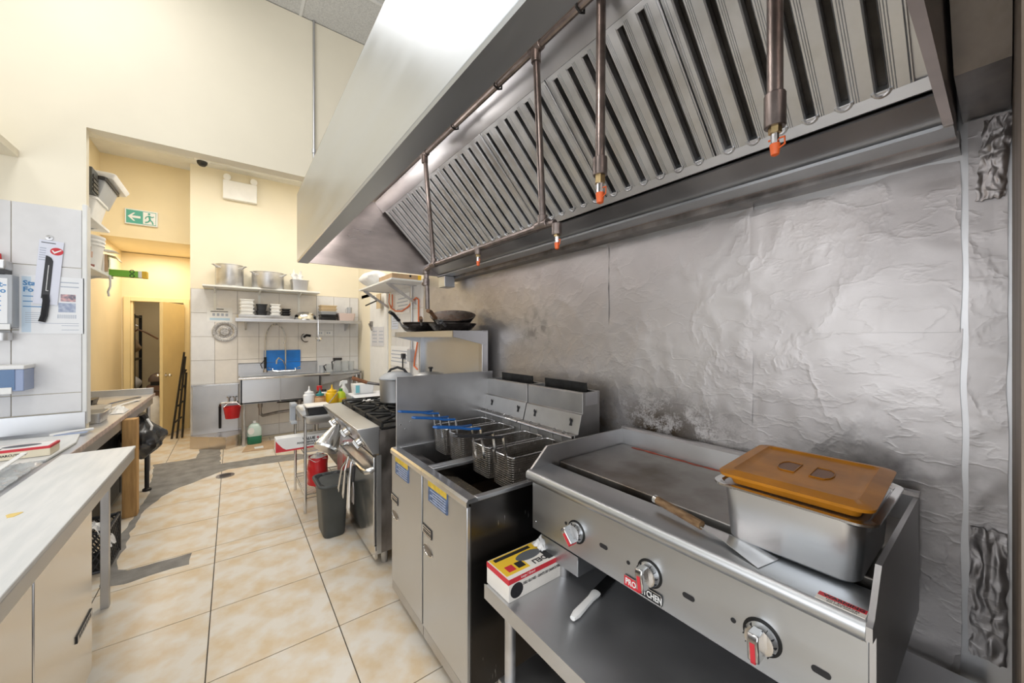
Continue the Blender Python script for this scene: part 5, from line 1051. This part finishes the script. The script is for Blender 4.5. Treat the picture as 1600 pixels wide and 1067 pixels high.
hp = thing('hotel_pan', 'steel pan holding bundled clear bags on the upper far shelf', 'pan', (0.85, 6.75, 2.279))
MB().rrect(0.725, 0.975, 6.62, 6.86, [(0.025, 2.281), (0.005, 2.44), (0.0, 2.442), (0, 2.45), (0.012, 2.45)], 0.03, 5).build('pan_body', steel_w, hp)
bb = thing('bag_bundle', 'bundle of clear plastic bags stuffed in the steel pan', 'bags', (0.83, 6.75, 2.40))
MB().grid(lambda u, v: (0.76+0.15*u+0.03*noise.noise(Vector((u*6, v*6, 1)))-0.04*v, 6.70+0.10*math.sin(u*6)*0.3, 2.42+0.20*v*(0.7+0.5*noise.noise(Vector((u*5, 0, 4))))), 20, 12).build('bags', bagw, bb)
ls = thing('lower_far_shelf', 'steel shelf above the sink on the far wall', 'shelf', (0.9, 6.7, 1.78))
MB().box(0.03, 1.73, 6.54, 6.885, 1.80, 1.822).build('shelf_plate', steel_w, ls); MB().box(0.03, 1.73, 6.535, 6.545, 1.775, 1.825).build('front_lip', steel_w, ls, bevel=0.003)
for x in (0.15, 1.55): MB().prism([(6.885, 1.80), (6.56, 1.80), (6.56, 1.785), (6.885, 1.66)], 'x', x, x+0.02).build('bracket', steel_w, ls)
wt = thing('sheet_tray', 'pale metal tray lying on the left of the sink shelf', 'tray', (0.4, 6.7, 1.822)); MB().rrect(0.045, 0.765, 6.53, 6.86, [(0.01, 1.823), (0.0, 1.86), (0.0, 1.872), (0.01, 1.872), (0.02, 1.835)], 0.03, 4).build('tray', alum, wt)
def stack(x0, x1, z0, n, dz, m, label, lids=None, name='tub_stack', y0=6.6, y1=6.82):
    for k in range(n):
        t = thing(name, label+(', %s' % ('top', 'second from top', 'third from top', 'fourth from top', 'fifth from top', 'sixth from top')[n-1-k]) if n > 1 else label, 'tub', ((x0+x1)/2, (y0+y1)/2, z0+k*dz), 0, None)
        q = m if not isinstance(m, (list, tuple)) else m[k]
        MB().rrect(x0, x1, y0, y1, [(0.012, z0+k*dz+0.001), (0.002, z0+(k+1)*dz-0.014)], 0.02, 3).build('tub', q, t)
        MB().rrect(x0-0.005, x1+0.005, y0-0.005, y1+0.005, [(0.0, z0+(k+1)*dz-0.014), (0.0, z0+(k+1)*dz-0.003)], 0.02, 3).build('lid', (lids or q), t)
stack(0.085, 0.255, 1.845, 5, 0.052, wht, 'white food tub stacked at the left end of the tray', name='white_tub')
stack(0.285, 0.415, 1.845, 2, 0.10, black, 'black food tub stacked beside the white tubs', name='black_tub')
stack(0.455, 0.585, 1.845, 4, 0.052, wht, 'white food tub stacked between the black tubs', name='white_tub')
stack(0.615, 0.715, 1.845, 4, 0.036, black, 'small black tub stacked near the steel bowl', name='small_black_tub')
stack(1.135, 1.375, 1.823, 5, 0.050, [black, black, greyp, beige, beige], 'mixed food tub stacked right of the steel bowl', name='mixed_tub')
ub = thing('mixing_bowl', 'upturned shiny steel mixing bowl on the sink shelf', 'bowl', (0.92, 6.68, 1.823)); MB().lathe([(0.172, 1.824), (0.172, 1.832), (0.16, 1.84), (0.15, 1.89), (0.115, 1.935), (0.06, 1.955), (0.001, 1.96)], (0.925, 6.70, 0), 32).build('bowl', steel_b, ub)
pk = thing('pink_tray', 'pale pink plastic basin at the right end of the sink shelf', 'basin', (1.52, 6.7, 1.823)); MB().rrect(1.40, 1.66, 6.58, 6.84, [(0.02, 1.824), (0.0, 1.94), (0, 1.95), (0.01, 1.95), (0.03, 1.84)], 0.03, 4).build('basin', pinkb, pk)
dk = thing('grey_jug', 'small dark grey jug standing in the pink basin', 'jug', (1.60, 6.75, 1.84)); MB().lathe([(0.035, 1.842), (0.04, 2.06), (0.035, 2.06), (0.03, 1.86)], (1.60, 6.74, 0), 14).build('body', greyp, dk); MB().tube([(1.565, 6.74, 2.04), (1.54, 6.74, 2.03), (1.54, 6.74, 1.97), (1.568, 6.74, 1.96)], 0.005, 6).build('handle', greyp, dk)
nt_ = thing('wall_notice', 'laminated notice with icons on the far tiled wall', 'poster', (-0.14, 6.88, 1.78)); wbox(-0.29, 0.0, 1.775, 1.985, 6.883, paper, 'sheet', nt_)
for k in range(4): wbox(-0.23+0.05*k, -0.20+0.05*k, 1.86, 1.90, 6.882, print_g, 'icon', nt_, 0.0008)
wbox(-0.25, -0.05, 1.92, 1.93, 6.882, print_k, 'print_line', nt_, 0.0008); wbox(-0.26, -0.03, 1.80, 1.83, 6.882, mat('sky_print', (0.5, 0.68, 0.85), 0.6), 'blue_band', nt_, 0.0008)
wbox(-0.2, -0.1, 1.955, 1.965, 6.882, print_k, 'print_line', nt_, 0.0008)
rt = thing('round_tray', 'round embossed metal tray hung on the far wall', 'tray', (-0.09, 6.87, 1.49)); mb = MB().mark(); mb.lathe([(0.001, 0.004), (0.05, 0.004), (0.052, 0.008), (0.058, 0.004), (0.095, 0.004), (0.098, 0.009), (0.105, 0.012), (0.142, 0.020), (0.147, 0.018), (0.145, 0.0), (0.001, 0.0)], n=36); mb.xf(Matrix.Translation((-0.09, 6.882, 1.635)) @ Matrix.Rotation(math.pi/2, 4, 'X')); mb.build('tray', mat('patterned_tin', (0.36, 0.34, 0.32), 0.4, 1.0, col2=(0.62, 0.60, 0.58), vs=70, bump=0.4, bs=90), rt)

# sink
sk = thing('pot_sink', 'stainless pot sink with drainboard along the far wall', 'sink', (0.8, 6.68, 0))
MB().prism([(0.09, 6.47), (0.60, 6.47), (1.11, 6.47), (1.11, 6.80), (0.09, 6.80)], 'z', 0.60, 0.62).build('basin_floor', steel, sk)
MB().box(0.09, 1.11, 6.47, 6.49, 0.60, 0.955).build('front_apron', steel, sk, bevel=0.004); MB().box(0.09, 0.11, 6.47, 6.86, 0.60, 0.955).build('side_wall', steel, sk); MB().box(1.09, 1.11, 6.47, 6.86, 0.60, 0.955).build('side_wall', steel, sk); MB().box(0.565, 0.58, 6.47, 6.82, 0.60, 0.95).build('basin_divider', steel_w, sk)
MB().box(0.563, 0.577, 6.468, 6.47, 0.60, 0.955).build('front_seam', steel_w, sk)
MB().box(0.09, 1.11, 6.80, 6.88, 0.60, 0.97).build('rear_deck', steel, sk); MB().prism([(6.86, 0.97), (6.86, 1.15), (6.84, 1.165), (6.882, 1.165), (6.882, 0.97)], 'x', 0.07, 1.12).build('back_splash', steel_w, sk)
MB().tube([(0.07, 6.465, 0.965), (1.24, 6.465, 0.965)], 0.019, 10).build('front_roll', steel_b, sk)
MB().prism([(1.11, 0.945), (1.11, 0.965), (1.72, 0.985), (1.72, 0.965)], 'y', 6.46, 6.86).build('drainboard', steel, sk); MB().box(1.70, 1.72, 6.46, 6.86, 0.80, 1.0).build('drainboard_end', steel_w, sk)
MB().prism([(1.13, 0.93), (1.70, 0.95), (1.70, 0.93), (1.35, 0.84), (1.13, 0.80)], 'y', 6.52, 6.53).build('drainboard_gusset', steel_w, sk)
for x in (0.13, 1.07, 1.66):
    for y in (6.52, 6.80): MB().cyl((x, y, 0), (x, y, 0.60 if x < 1.5 else 0.94), 0.02, n=10).build('leg', alum, sk)
for x in (0.33, 0.84): MB().lathe([(0.03, 0.60), (0.03, 0.52), (0.02, 0.50), (0.02, 0.40)], (x, 6.65, 0), 12).build('drain_tailpiece', steel_d, sk)
MB().tube([(0.33, 6.65, 0.42), (0.36, 6.68, 0.38), (0.55, 6.72, 0.40), (0.80, 6.68, 0.42), (0.84, 6.65, 0.44)], 0.022, 8).build('waste_pipe', steel_d, sk); MB().tube([(0.55, 6.74, 0.56), (0.95, 6.76, 0.54), (1.06, 6.8, 0.54)], 0.02, 8).build('waste_pipe', blackm, sk)
fa = thing('prerinse_faucet', 'chrome pre-rinse faucet with spring arm over the sink', 'faucet', (0.66, 6.82, 0.97))
MB().tube([(0.50, 6.80, 1.06), (0.50, 6.78, 1.03), (0.58, 6.77, 1.02), (0.70, 6.77, 1.02), (0.80, 6.77, 1.02), (0.80, 6.80, 1.06)], 0.014, 8).build('mixer_body', chrome, fa)
for x in (0.47, 0.83): MB().tube([(x, 6.78, 1.07), (x+(0.04 if x > 0.6 else -0.04), 6.74, 1.09)], 0.008, 6).build('tap_lever', chrome, fa)
MB().cyl((0.665, 6.78, 1.02), (0.665, 6.78, 1.55), 0.011, n=10).build('riser', chrome, fa)
pts = []
for t in range(121):
    u = t/120
    c = Vector((0.665-0.26*(1-math.cos(math.pi*u))/2, 6.78-0.02*u, 1.50+0.25*math.sin(math.pi*min(1, u*1.0)) if u < 1 else 1.5))
    a_ = t*1.9; pts.append(c+Vector((0, math.cos(a_), math.sin(a_)))*0.016)
mb = MB(); mb.tube(pts, 0.0035, 5); mb.build('spring', steel_b, fa)
MB().tube([(0.665-0.26*(1-math.cos(math.pi*u/12))/2, 6.78-0.02*u/12, 1.50+0.25*math.sin(math.pi*u/12)) for u in range(13)]+[(0.402, 6.755, 1.40), (0.40, 6.75, 1.20)], 0.011, 8).build('hose', steel_w, fa)
MB().cyl((0.40, 6.75, 1.25), (0.40, 6.745, 1.08), 0.018, n=10).build('spray_grip', black, fa); MB().cyl((0.40, 6.745, 1.08), (0.40, 6.74, 1.02), 0.016, 0.032, 12).build('spray_head', steel_d, fa); MB().tube([(0.385, 6.74, 1.20), (0.34, 6.73, 1.14), (0.36, 6.73, 1.08)], 0.006, 6).build('spray_lever', black, fa)
MB().tube([(0.665, 6.77, 1.10), (0.62, 6.70, 1.20), (0.56, 6.62, 1.24), (0.53, 6.58, 1.20), (0.53, 6.575, 1.15)], 0.011, 8).build('swing_spout', chrome, fa)
MB().cyl((0.65, 6.80, 1.46), (0.65, 6.88, 1.46), 0.008, n=8).build('wall_bracket', chrome, fa)
bl_ = thing('blue_cutting_board', 'bright blue cutting board leaning behind the faucet', 'cutting board', (0.64, 6.86, 1.05)); mb = MB().mark(); mb.box(-0.245, 0.245, -0.006, 0.006, 0, 0.31); mb.xf(Matrix.Translation((0.635, 6.845, 1.04)) @ Matrix.Rotation(-0.06, 4, 'X')); mb.build('board', blue, bl_, bevel=0.003)
for k, (x, y, r, h, m_) in enumerate(((1.17, 6.72, 0.04, 0.12, greyp), (1.28, 6.70, 0.06, 0.14, glassm), (1.41, 6.72, 0.055, 0.19, glassm), (1.52, 6.70, 0.06, 0.17, glassm), (1.63, 6.74, 0.045, 0.16, glassm))):
    t = thing('clear_jug', ('grey beaker on the left of the drainboard', 'clear jar on the drainboard next to the grey beaker', 'clear jug with black lid on the drainboard', 'clear jar in the middle of the drainboard', 'clear jar at the right end of the drainboard')[k], 'jug', (x, y, 0.97+0.02*k/4))
    z0 = 0.968+0.033*(x-1.11)
    MB().lathe([(r*0.9, z0), (r, z0+h), (r*0.93, z0+h), (r*0.84, z0+0.008), (0.001, z0+0.008)], (x, y, 0), 18).build('body', m_, t)
    if k == 2: MB().rrect(x-0.07, x+0.06, y-0.055, y+0.055, [(0, z0+h), (0, z0+h+0.04)], 0.02, 3).build('lid', black, t); MB().tube([(x-0.05, y-0.03, z0+h), (x-0.10, y-0.05, z0+h-0.02), (x-0.09, y-0.05, z0+0.04)], 0.010, 6).build('handle', black, t)
    if k == 1: MB().tube([(x-0.055, y-0.02, z0+h-0.01), (x-0.09, y-0.03, z0+h-0.03), (x-0.06, y-0.02, z0+0.03)], 0.009, 6).build('handle', black, t)
st_ = thing('strainer', 'dark strainer head hung on the far wall tiles', 'strainer', (0.95, 6.86, 1.52)); MB().lathe([(0.001, -0.05), (0.05, -0.035), (0.075, 0.0), (0.07, 0.0), (0.045, -0.03), (0.001, -0.042)], n=16).xf(Matrix.Translation((0.95, 6.87, 1.54)) @ Matrix.Rotation(1.3, 4, 'X') @ Matrix.Rotation(0.5, 4, 'Y')).build('mesh_cup', steel_d, st_); MB().tube([(0.93, 6.872, 1.55), (0.97, 6.872, 1.585), (1.03, 6.872, 1.575)], 0.02, 6).build('handle', blackm, st_)
la = thing('ladle', 'steel ladle hanging from the sink shelf', 'ladle', (1.12, 6.56, 1.45)); MB().tube([(1.085, 6.53, 1.82), (1.085, 6.525, 1.62), (1.088, 6.53, 1.56)], 0.007, 6).build('handle', steel_b, la); MB().lathe([(0.001, -0.04), (0.03, -0.032), (0.048, 0.0), (0.045, 0.0), (0.027, -0.027), (0.001, -0.035)], n=18).xf(Matrix.Translation((1.09, 6.50, 1.53)) @ Matrix.Rotation(0.5, 4, 'X')).build('bowl', steel_b, la)
for k in range(2):
    t = thing('wall_outlet', ('left of two white wall outlets under the sink shelf', 'right of two white wall outlets under the sink shelf')[k], 'outlet', (1.17+0.13*k, 6.88, 1.58)); MB().box(1.12+0.125*k, 1.235+0.125*k, 6.875, 6.884, 1.58, 1.665).build('plate', wht, t, bevel=0.003)
    for q in range(2): MB().box(1.145+0.125*k+0.035*q, 1.165+0.125*k+0.035*q, 6.8735, 6.875, 1.61, 1.635).build('socket', print_g, t)

# stainless corner panel, mop tap, red bucket
cp = thing('steel_wall_panel', 'stainless splash panel with kick base left of the sink', 'panel', (-0.17, 6.7, 0))
MB().box(-0.45, 0.07, 6.86, 6.882, 0.17, 0.865).build('panel_face', steel_w, cp, bevel=0.003); MB().box(-0.46, 0.08, 6.855, 6.882, 0.855, 0.872).build('top_trim', steel_b, cp)
MB().prism([(-0.47, 6.882), (-0.47, 6.80), (-0.07, 6.47), (0.10, 6.58), (0.10, 6.882)], 'z', 0.0, 0.17).build('kick_base', mat('warm_steel', (0.62, 0.56, 0.50), 0.3, 1.0, rvar=0.06, vs=3), cp, bevel=0.003)
mt = thing('mop_tap', 'wall tap with pipes on the stainless panel', 'tap', (0.0, 6.8, 0.6))
MB().tube([(-0.14, 6.80, 0.28), (-0.14, 6.80, 0.58), (-0.13, 6.80, 0.60), (0.05, 6.80, 0.60), (0.06, 6.85, 0.60)], 0.014, 8).build('pipe', steel_b, mt); MB().cyl((-0.142, 6.80, 0.24), (-0.142, 6.80, 0.56), 0.016, n=8).build('hose', black, mt)
for x in (-0.04, 0.03): MB().lathe([(0.012, 0.60), (0.012, 0.67), (0.03, 0.675), (0.03, 0.69), (0.001, 0.692)], (x, 6.80, 0), 12).build('tap_handle', chrome, mt)
rbk = thing('red_bucket', 'small red bucket hung under the wall tap', 'bucket', (0.0, 6.75, 0.4)); mb = MB().mark(); mb.lathe([(0.08, 0.0), (0.105, 0.17), (0.10, 0.17), (0.075, 0.008), (0.001, 0.008)], n=20, sy=0.8); mb.xf(Matrix.Translation((0.0, 6.70, 0.385))); mb.build('bucket', red, rbk); MB().tube([(-0.1, 6.70, 0.55), (-0.05, 6.74, 0.60), (0.05, 6.74, 0.60), (0.1, 6.70, 0.55)], 0.004, 6).build('bail', steel_b, rbk)
jb = thing('detergent_jug', 'clear jug with green detergent on the floor below the sink', 'jug', (0.26, 6.62, 0))
MB().rrect(0.17, 0.345, 6.52, 6.66, [(0.01, 0.0), (0.0, 0.02), (0.0, 0.12)], 0.04, 5).build('green_liquid', mat('green_liquid', (0.03, 0.22, 0.13), 0.15), jb); MB().rrect(0.17, 0.345, 6.52, 6.66, [(0.0, 0.121), (0.0, 0.22), (0.03, 0.28), (0.06, 0.30)], 0.04, 5).build('jug_body', mat('pale_green_plastic', (0.55, 0.68, 0.62), 0.3), jb); MB().lathe([(0.022, 0.30), (0.022, 0.335), (0.001, 0.336)], (0.257, 6.59, 0), 14).build('cap', wht, jb)
MB().prism([(0.215+0.04*math.cos(t*0.42), 0.20+0.05*math.sin(t*0.42)) for t in range(15)], 'y', 6.5185, 6.52).build('label_patch', wht, jb)
cs = thing('cardboard_sheet', 'flattened cardboard sheet on the floor before the sink', 'cardboard', (0.35, 6.3, 0)); q = [atZ(378, 707, 0), atZ(390, 690, 0), atZ(432, 688, 0), atZ(428, 701, 0)]; MB().prism([(p.x, p.y) for p in q], 'z', 0.001, 0.006).build('sheet', card, cs); q = [atZ(397, 699, 0), atZ(411, 697, 0), atZ(412, 700, 0), atZ(398, 702, 0)]; MB().prism([(p.x, p.y) for p in q], 'z', 0.006, 0.007).build('white_label', wht, cs)
dg_ = atZ(352, 743, 0); dv = thing('floor_drain', 'round metal floor drain cover in the tile floor', 'drain', (dg_.x, dg_.y, 0)); MB().lathe([(0.085, 0.0), (0.085, 0.004), (0.07, 0.005), (0.001, 0.005)], (dg_.x, dg_.y, 0), 24).build('rim', steel_d, dv)
for k in range(5): MB().box(dg_.x-0.05, dg_.x+0.05, dg_.y-0.052+k*0.022, dg_.y-0.042+k*0.022, 0.005, 0.0062).build('slot', print_k, dv)
# black folded steps in the passage
fd_ = thing('folded_stand', 'black folded metal stand leaning in the passage', 'stand', (-0.70, 7.75, 0))
q = [atY(283, 676, 7.6), atY(296, 560, 7.6)]
for dx, z1 in ((0.0, 1.32), (0.06, 1.25), (0.12, 1.0)): MB().tube([(-0.735+dx, 7.6, 0.01), (-0.60+dx*0.2, 7.72, z1)], 0.014, 8).build('tube', black, fd_)
for k in range(4): MB().cyl((-0.70+0.03*k, 7.62+0.025*k, 0.25+0.24*k), (-0.62+0.015*k, 7.62+0.025*k, 0.33+0.24*k), 0.012, n=8).build('cross_bar', black, fd_)
# storeroom content seen through the door
sr = thing('storeroom_rack', 'dark metal rack inside the storeroom doorway', 'rack', (-1.5, 9.2, 0))
for x in (-1.85, -1.34):
    for y in (8.9, 9.5): MB().box(x-0.02, x+0.02, y-0.02, y+0.02, 0, 1.95).build('post', blackm, sr)
for z in (0.35, 1.15, 1.9): MB().box(-1.87, -1.32, 8.88, 9.52, z, z+0.03).build('rack_shelf', blackm, sr)
for k, (z, h, m_, n_) in enumerate(((0.38, 0.62, bagw, 'white crumpled sack on the storeroom rack, lower shelf'), (1.18, 0.45, mat('tan_sack', (0.35, 0.26, 0.17), 0.7), 'tan sack on the storeroom rack, middle shelf'))):
    t = thing('sack', n_, 'sack', (-1.5, 9.1, z))
    MB().grid(lambda u, v: (-1.56+0.24*math.sin(math.pi*max(0.03, min(0.97, v)))**0.5*math.cos(2*math.pi*u)*(1+0.25*noise.noise(Vector((math.cos(6.28*u)*2, math.sin(6.28*u)*2, v*4+k)))), 9.15+0.28*math.sin(math.pi*max(0.03, min(0.97, v)))**0.5*math.sin(2*math.pi*u)*(1+0.25*noise.noise(Vector((math.cos(6.28*u)*2, math.sin(6.28*u)*2, v*4+k)))), z+0.005+h*v), 24, 16).build('sack_body', m_, t)
hg = thing('coat_hanger', 'brown wooden hanger on the storeroom rack', 'hanger', (-1.15, 8.88, 1.5)); MB().tube([(-1.36, 8.86, 1.62), (-1.28, 8.86, 1.68), (-1.19, 8.86, 1.64), (-1.03, 8.86, 1.52)], 0.014, 6).build('bar', wood_d, hg); MB().tube([(-1.28, 8.86, 1.68), (-1.28, 8.86, 1.74), (-1.31, 8.87, 1.76)], 0.005, 6).build('hook', steel_w, hg)
bbn = thing('brown_bin', 'brown lidded bin in the storeroom', 'bin', (-0.95, 8.95, 0)); MB().rrect(-1.17, -0.75, 8.75, 9.15, [(0.04, 0.0), (0.0, 0.72)], 0.04, 4).build('body', mat('brown_bin_plastic', (0.22, 0.13, 0.09), 0.5), bbn); MB().rrect(-1.15, -0.77, 8.76, 9.14, [(0.0, 0.79), (0.0, 0.84), (0.03, 0.90), (0.07, 0.92)], 0.05, 4).build('lid', rub, bbn); MB().box(-1.12, -0.80, 8.80, 9.1, 0.72, 0.79).build('lid_neck', black, bbn); MB().tube([(-1.07, 8.745, 0.64), (-0.98, 8.735, 0.625), (-0.88, 8.745, 0.64)], 0.012, 6).build('handle', rub, bbn)
ws2 = thing('white_sacks', 'pale crumpled sack on the floor behind the door leaf', 'sack', (-0.95, 8.2, 0)); MB().grid(lambda u, v: (-1.0+0.13*math.sin(math.pi*max(0.04, min(0.96, v)))**0.5*math.cos(2*math.pi*u)*(1+0.2*noise.noise(Vector((math.cos(6.28*u)*2, math.sin(6.28*u)*2, v*4)))), 8.2+0.13*math.sin(math.pi*max(0.04, min(0.96, v)))**0.5*math.sin(2*math.pi*u), 0.03+0.58*v), 22, 14).build('sack_body', bagw, ws2)

# ------------------------------------------------------------------ right back wall
rs = thing('bracket_shelf', 'white bracket shelf high on the right back wall', 'shelf', (1.58, 4.7, 2.18)); MB().box(1.377, 1.785, 4.0, 5.30, 2.18, 2.20).build('shelf_plate', white_p, rs, bevel=0.002)
for y in (5.22, 4.28): MB().prism([(1.785, 2.18), (1.42, 2.18), (1.42, 2.165), (1.785, 1.94), (1.785, 1.97), (1.48, 2.17), (1.785, 2.17)], 'y', y, y+0.02).build('bracket', alum, rs)
wbg = thing('white_bag', 'full white plastic bag on the bracket shelf', 'bag', (1.5, 5.1, 2.2))
def bf(u, v):
    a_ = 2*math.pi*u; r = math.sin(math.pi*max(0.03, min(0.97, v)))**0.55; n_ = 0.18*noise.noise(Vector((math.cos(a_)*2, math.sin(a_)*2, v*3)))
    return (1.52+0.19*r*(1+n_)*math.cos(a_), 5.02+0.26*r*(1+n_)*math.sin(a_), 2.202+0.22*v)
MB().grid(bf, 28, 18).build('bag_body', bagw, wbg); MB().tube([(1.52, 4.80, 2.33), (1.54, 4.68, 2.28), (1.53, 4.62, 2.23)], 0.04, 8).build('bag_tail', bagw, wbg)
lb = thing('long_carton', 'long flat carton on the near end of the bracket shelf', 'carton', (1.6, 4.3, 2.2)); MB().box(1.40, 1.74, 4.05, 4.50, 2.202, 2.26).build('carton', card, lb, bevel=0.002); MB().box(1.70, 1.741, 4.049, 4.07, 2.201, 2.261).build('yellow_tape', yellow_p, lb); MB().box(1.60, 1.62, 4.048, 4.05, 2.23, 2.255).build('black_mark', print_k, lb)
PX = 1.778
def note(pxa, pya, pxb, pyb, m, label, name='paper_note', x=PX):
    a = atX(pxa, pya, x); b = atX(pxb, pyb, x); t = thing(name, label, 'paper', (x, (a.y+b.y)/2, min(a.z, b.z)))
    MB().box(x-0.003, x, min(a.y, b.y), max(a.y, b.y), min(a.z, b.z), max(a.z, b.z)).build('sheet', m, t)
    for k in range(4):
        z = min(a.z, b.z)+(0.2+0.18*k)*abs(a.z-b.z); y0_ = min(a.y, b.y); y1_ = max(a.y, b.y)
        MB().box(x-0.0036, x-0.003, y0_+0.1*(y1_-y0_), y1_-(0.12+0.1*(k % 2))*(y1_-y0_), z, z+0.05*abs(a.z-b.z)).build('print_line', print_g, t)
note(606, 494, 611, 503, mat('pink_note', (0.78, 0.42, 0.42), 0.6), 'small pink note left of the skillets'); note(612, 494, 622, 514, mat('blue_note', (0.68, 0.74, 0.88), 0.6), 'bluish printed sheet behind the skillets'); note(618, 462, 640, 488, paper, 'cream printed sheet framed by the orange cord')
note(606, 540, 640, 575, paper, 'white sheet low on the wall over the pot lids')
for k, (a, b) in enumerate(((581, 590), (591, 600))): note(a, 511, b, 541, mat('grey_sheet', (0.66, 0.66, 0.70), 0.5), ('left of two grey sheets pinned on the white door', 'right of two grey sheets pinned on the white door')[k], x=1.748)
bs_ = thing('blue_thermometer', 'blue topped thermometer card on the wall', 'thermometer', (PX, 5.1, 1.45)); a = atX(606, 527, PX); MB().box(PX-0.004, PX, a.y-0.07, a.y+0.07, a.z-0.01, a.z+0.04).build('blue_card', mat('light_blue', (0.25, 0.55, 0.80), 0.5), bs_); MB().box(PX-0.008, PX-0.004, a.y-0.02, a.y+0.015, a.z-0.19, a.z).build('stem', print_k, bs_); MB().box(PX-0.008, PX-0.004, a.y-0.06, a.y+0.06, a.z-0.01, a.z+0.004).build('cross_bar', print_k, bs_)
ob = thing('outlet_box', 'grey electrical box with conduit behind the pots', 'electrical box', (1.76, 4.4, 1.3)); a = atX(643, 552, 1.76); MB().box(1.72, 1.778, a.y-0.05, a.y+0.05, a.z-0.10, a.z+0.05).build('box', greyp, ob, bevel=0.006); MB().cyl((1.76, a.y, a.z), (1.76, a.y, 2.18), 0.014, n=8).build('conduit', steel_w, ob); MB().cyl((1.76, a.y+0.02, a.z-0.3), (1.76, a.y+0.02, a.z-0.1), 0.012, n=8).build('lower_conduit', steel_w, ob)
for z in (0.03, -0.08): MB().lathe([(0.02, 0), (0.02, 0.012), (0.001, 0.014)], n=12).xf(Matrix.Translation((1.77, a.y+0.11, a.z+z)) @ Matrix.Rotation(-math.pi/2, 4, 'Y')).build('red_knob', red, ob)
oc = thing('orange_cord', 'orange cord looped on the right back wall', 'cord', (1.76, 4.6, 1.2))
def wp(px, py, x=1.765): return atX(px, py, x)
MB().tube([wp(609, 459), wp(608, 472), wp(611, 481), wp(618, 486), wp(628, 486), wp(638, 479), wp(645, 470), wp(650, 465), wp(654, 468), wp(654, 500), wp(653, 530), wp(648, 560), wp(647, 572), wp(652, 577)], 0.010, 6).build('cord', cordm, oc); MB().tube([wp(613, 460), wp(613, 480)], 0.008, 6).build('hanging_end', cordm, oc)
bp2 = thing('black_plug_lead', 'black plug and lead above the pot lid', 'plug', (1.76, 4.7, 1.3)); a = atX(631, 556, 1.765); MB().box(1.74, 1.778, a.y-0.04, a.y+0.04, a.z-0.03, a.z+0.03).build('plug', black, bp2, bevel=0.005); MB().tube([(1.75, a.y, a.z), (1.75, a.y, a.z-0.18)], 0.009, 6).build('lead', black, bp2)
cl = thing('clipboard_scraper', 'tan scraper hanging off the bracket shelf', 'scraper', (1.70, 5.2, 1.9)); a = atX(592, 468, 1.70); MB().box(1.69, 1.705, a.y-0.09, a.y+0.09, a.z-0.13, a.z+0.08).build('blade', beige, cl); MB().tube([(1.69, a.y+0.05, a.z-0.01), (1.64, a.y+0.45, a.z-0.06)], 0.01, 6).build('handle', blackm, cl)
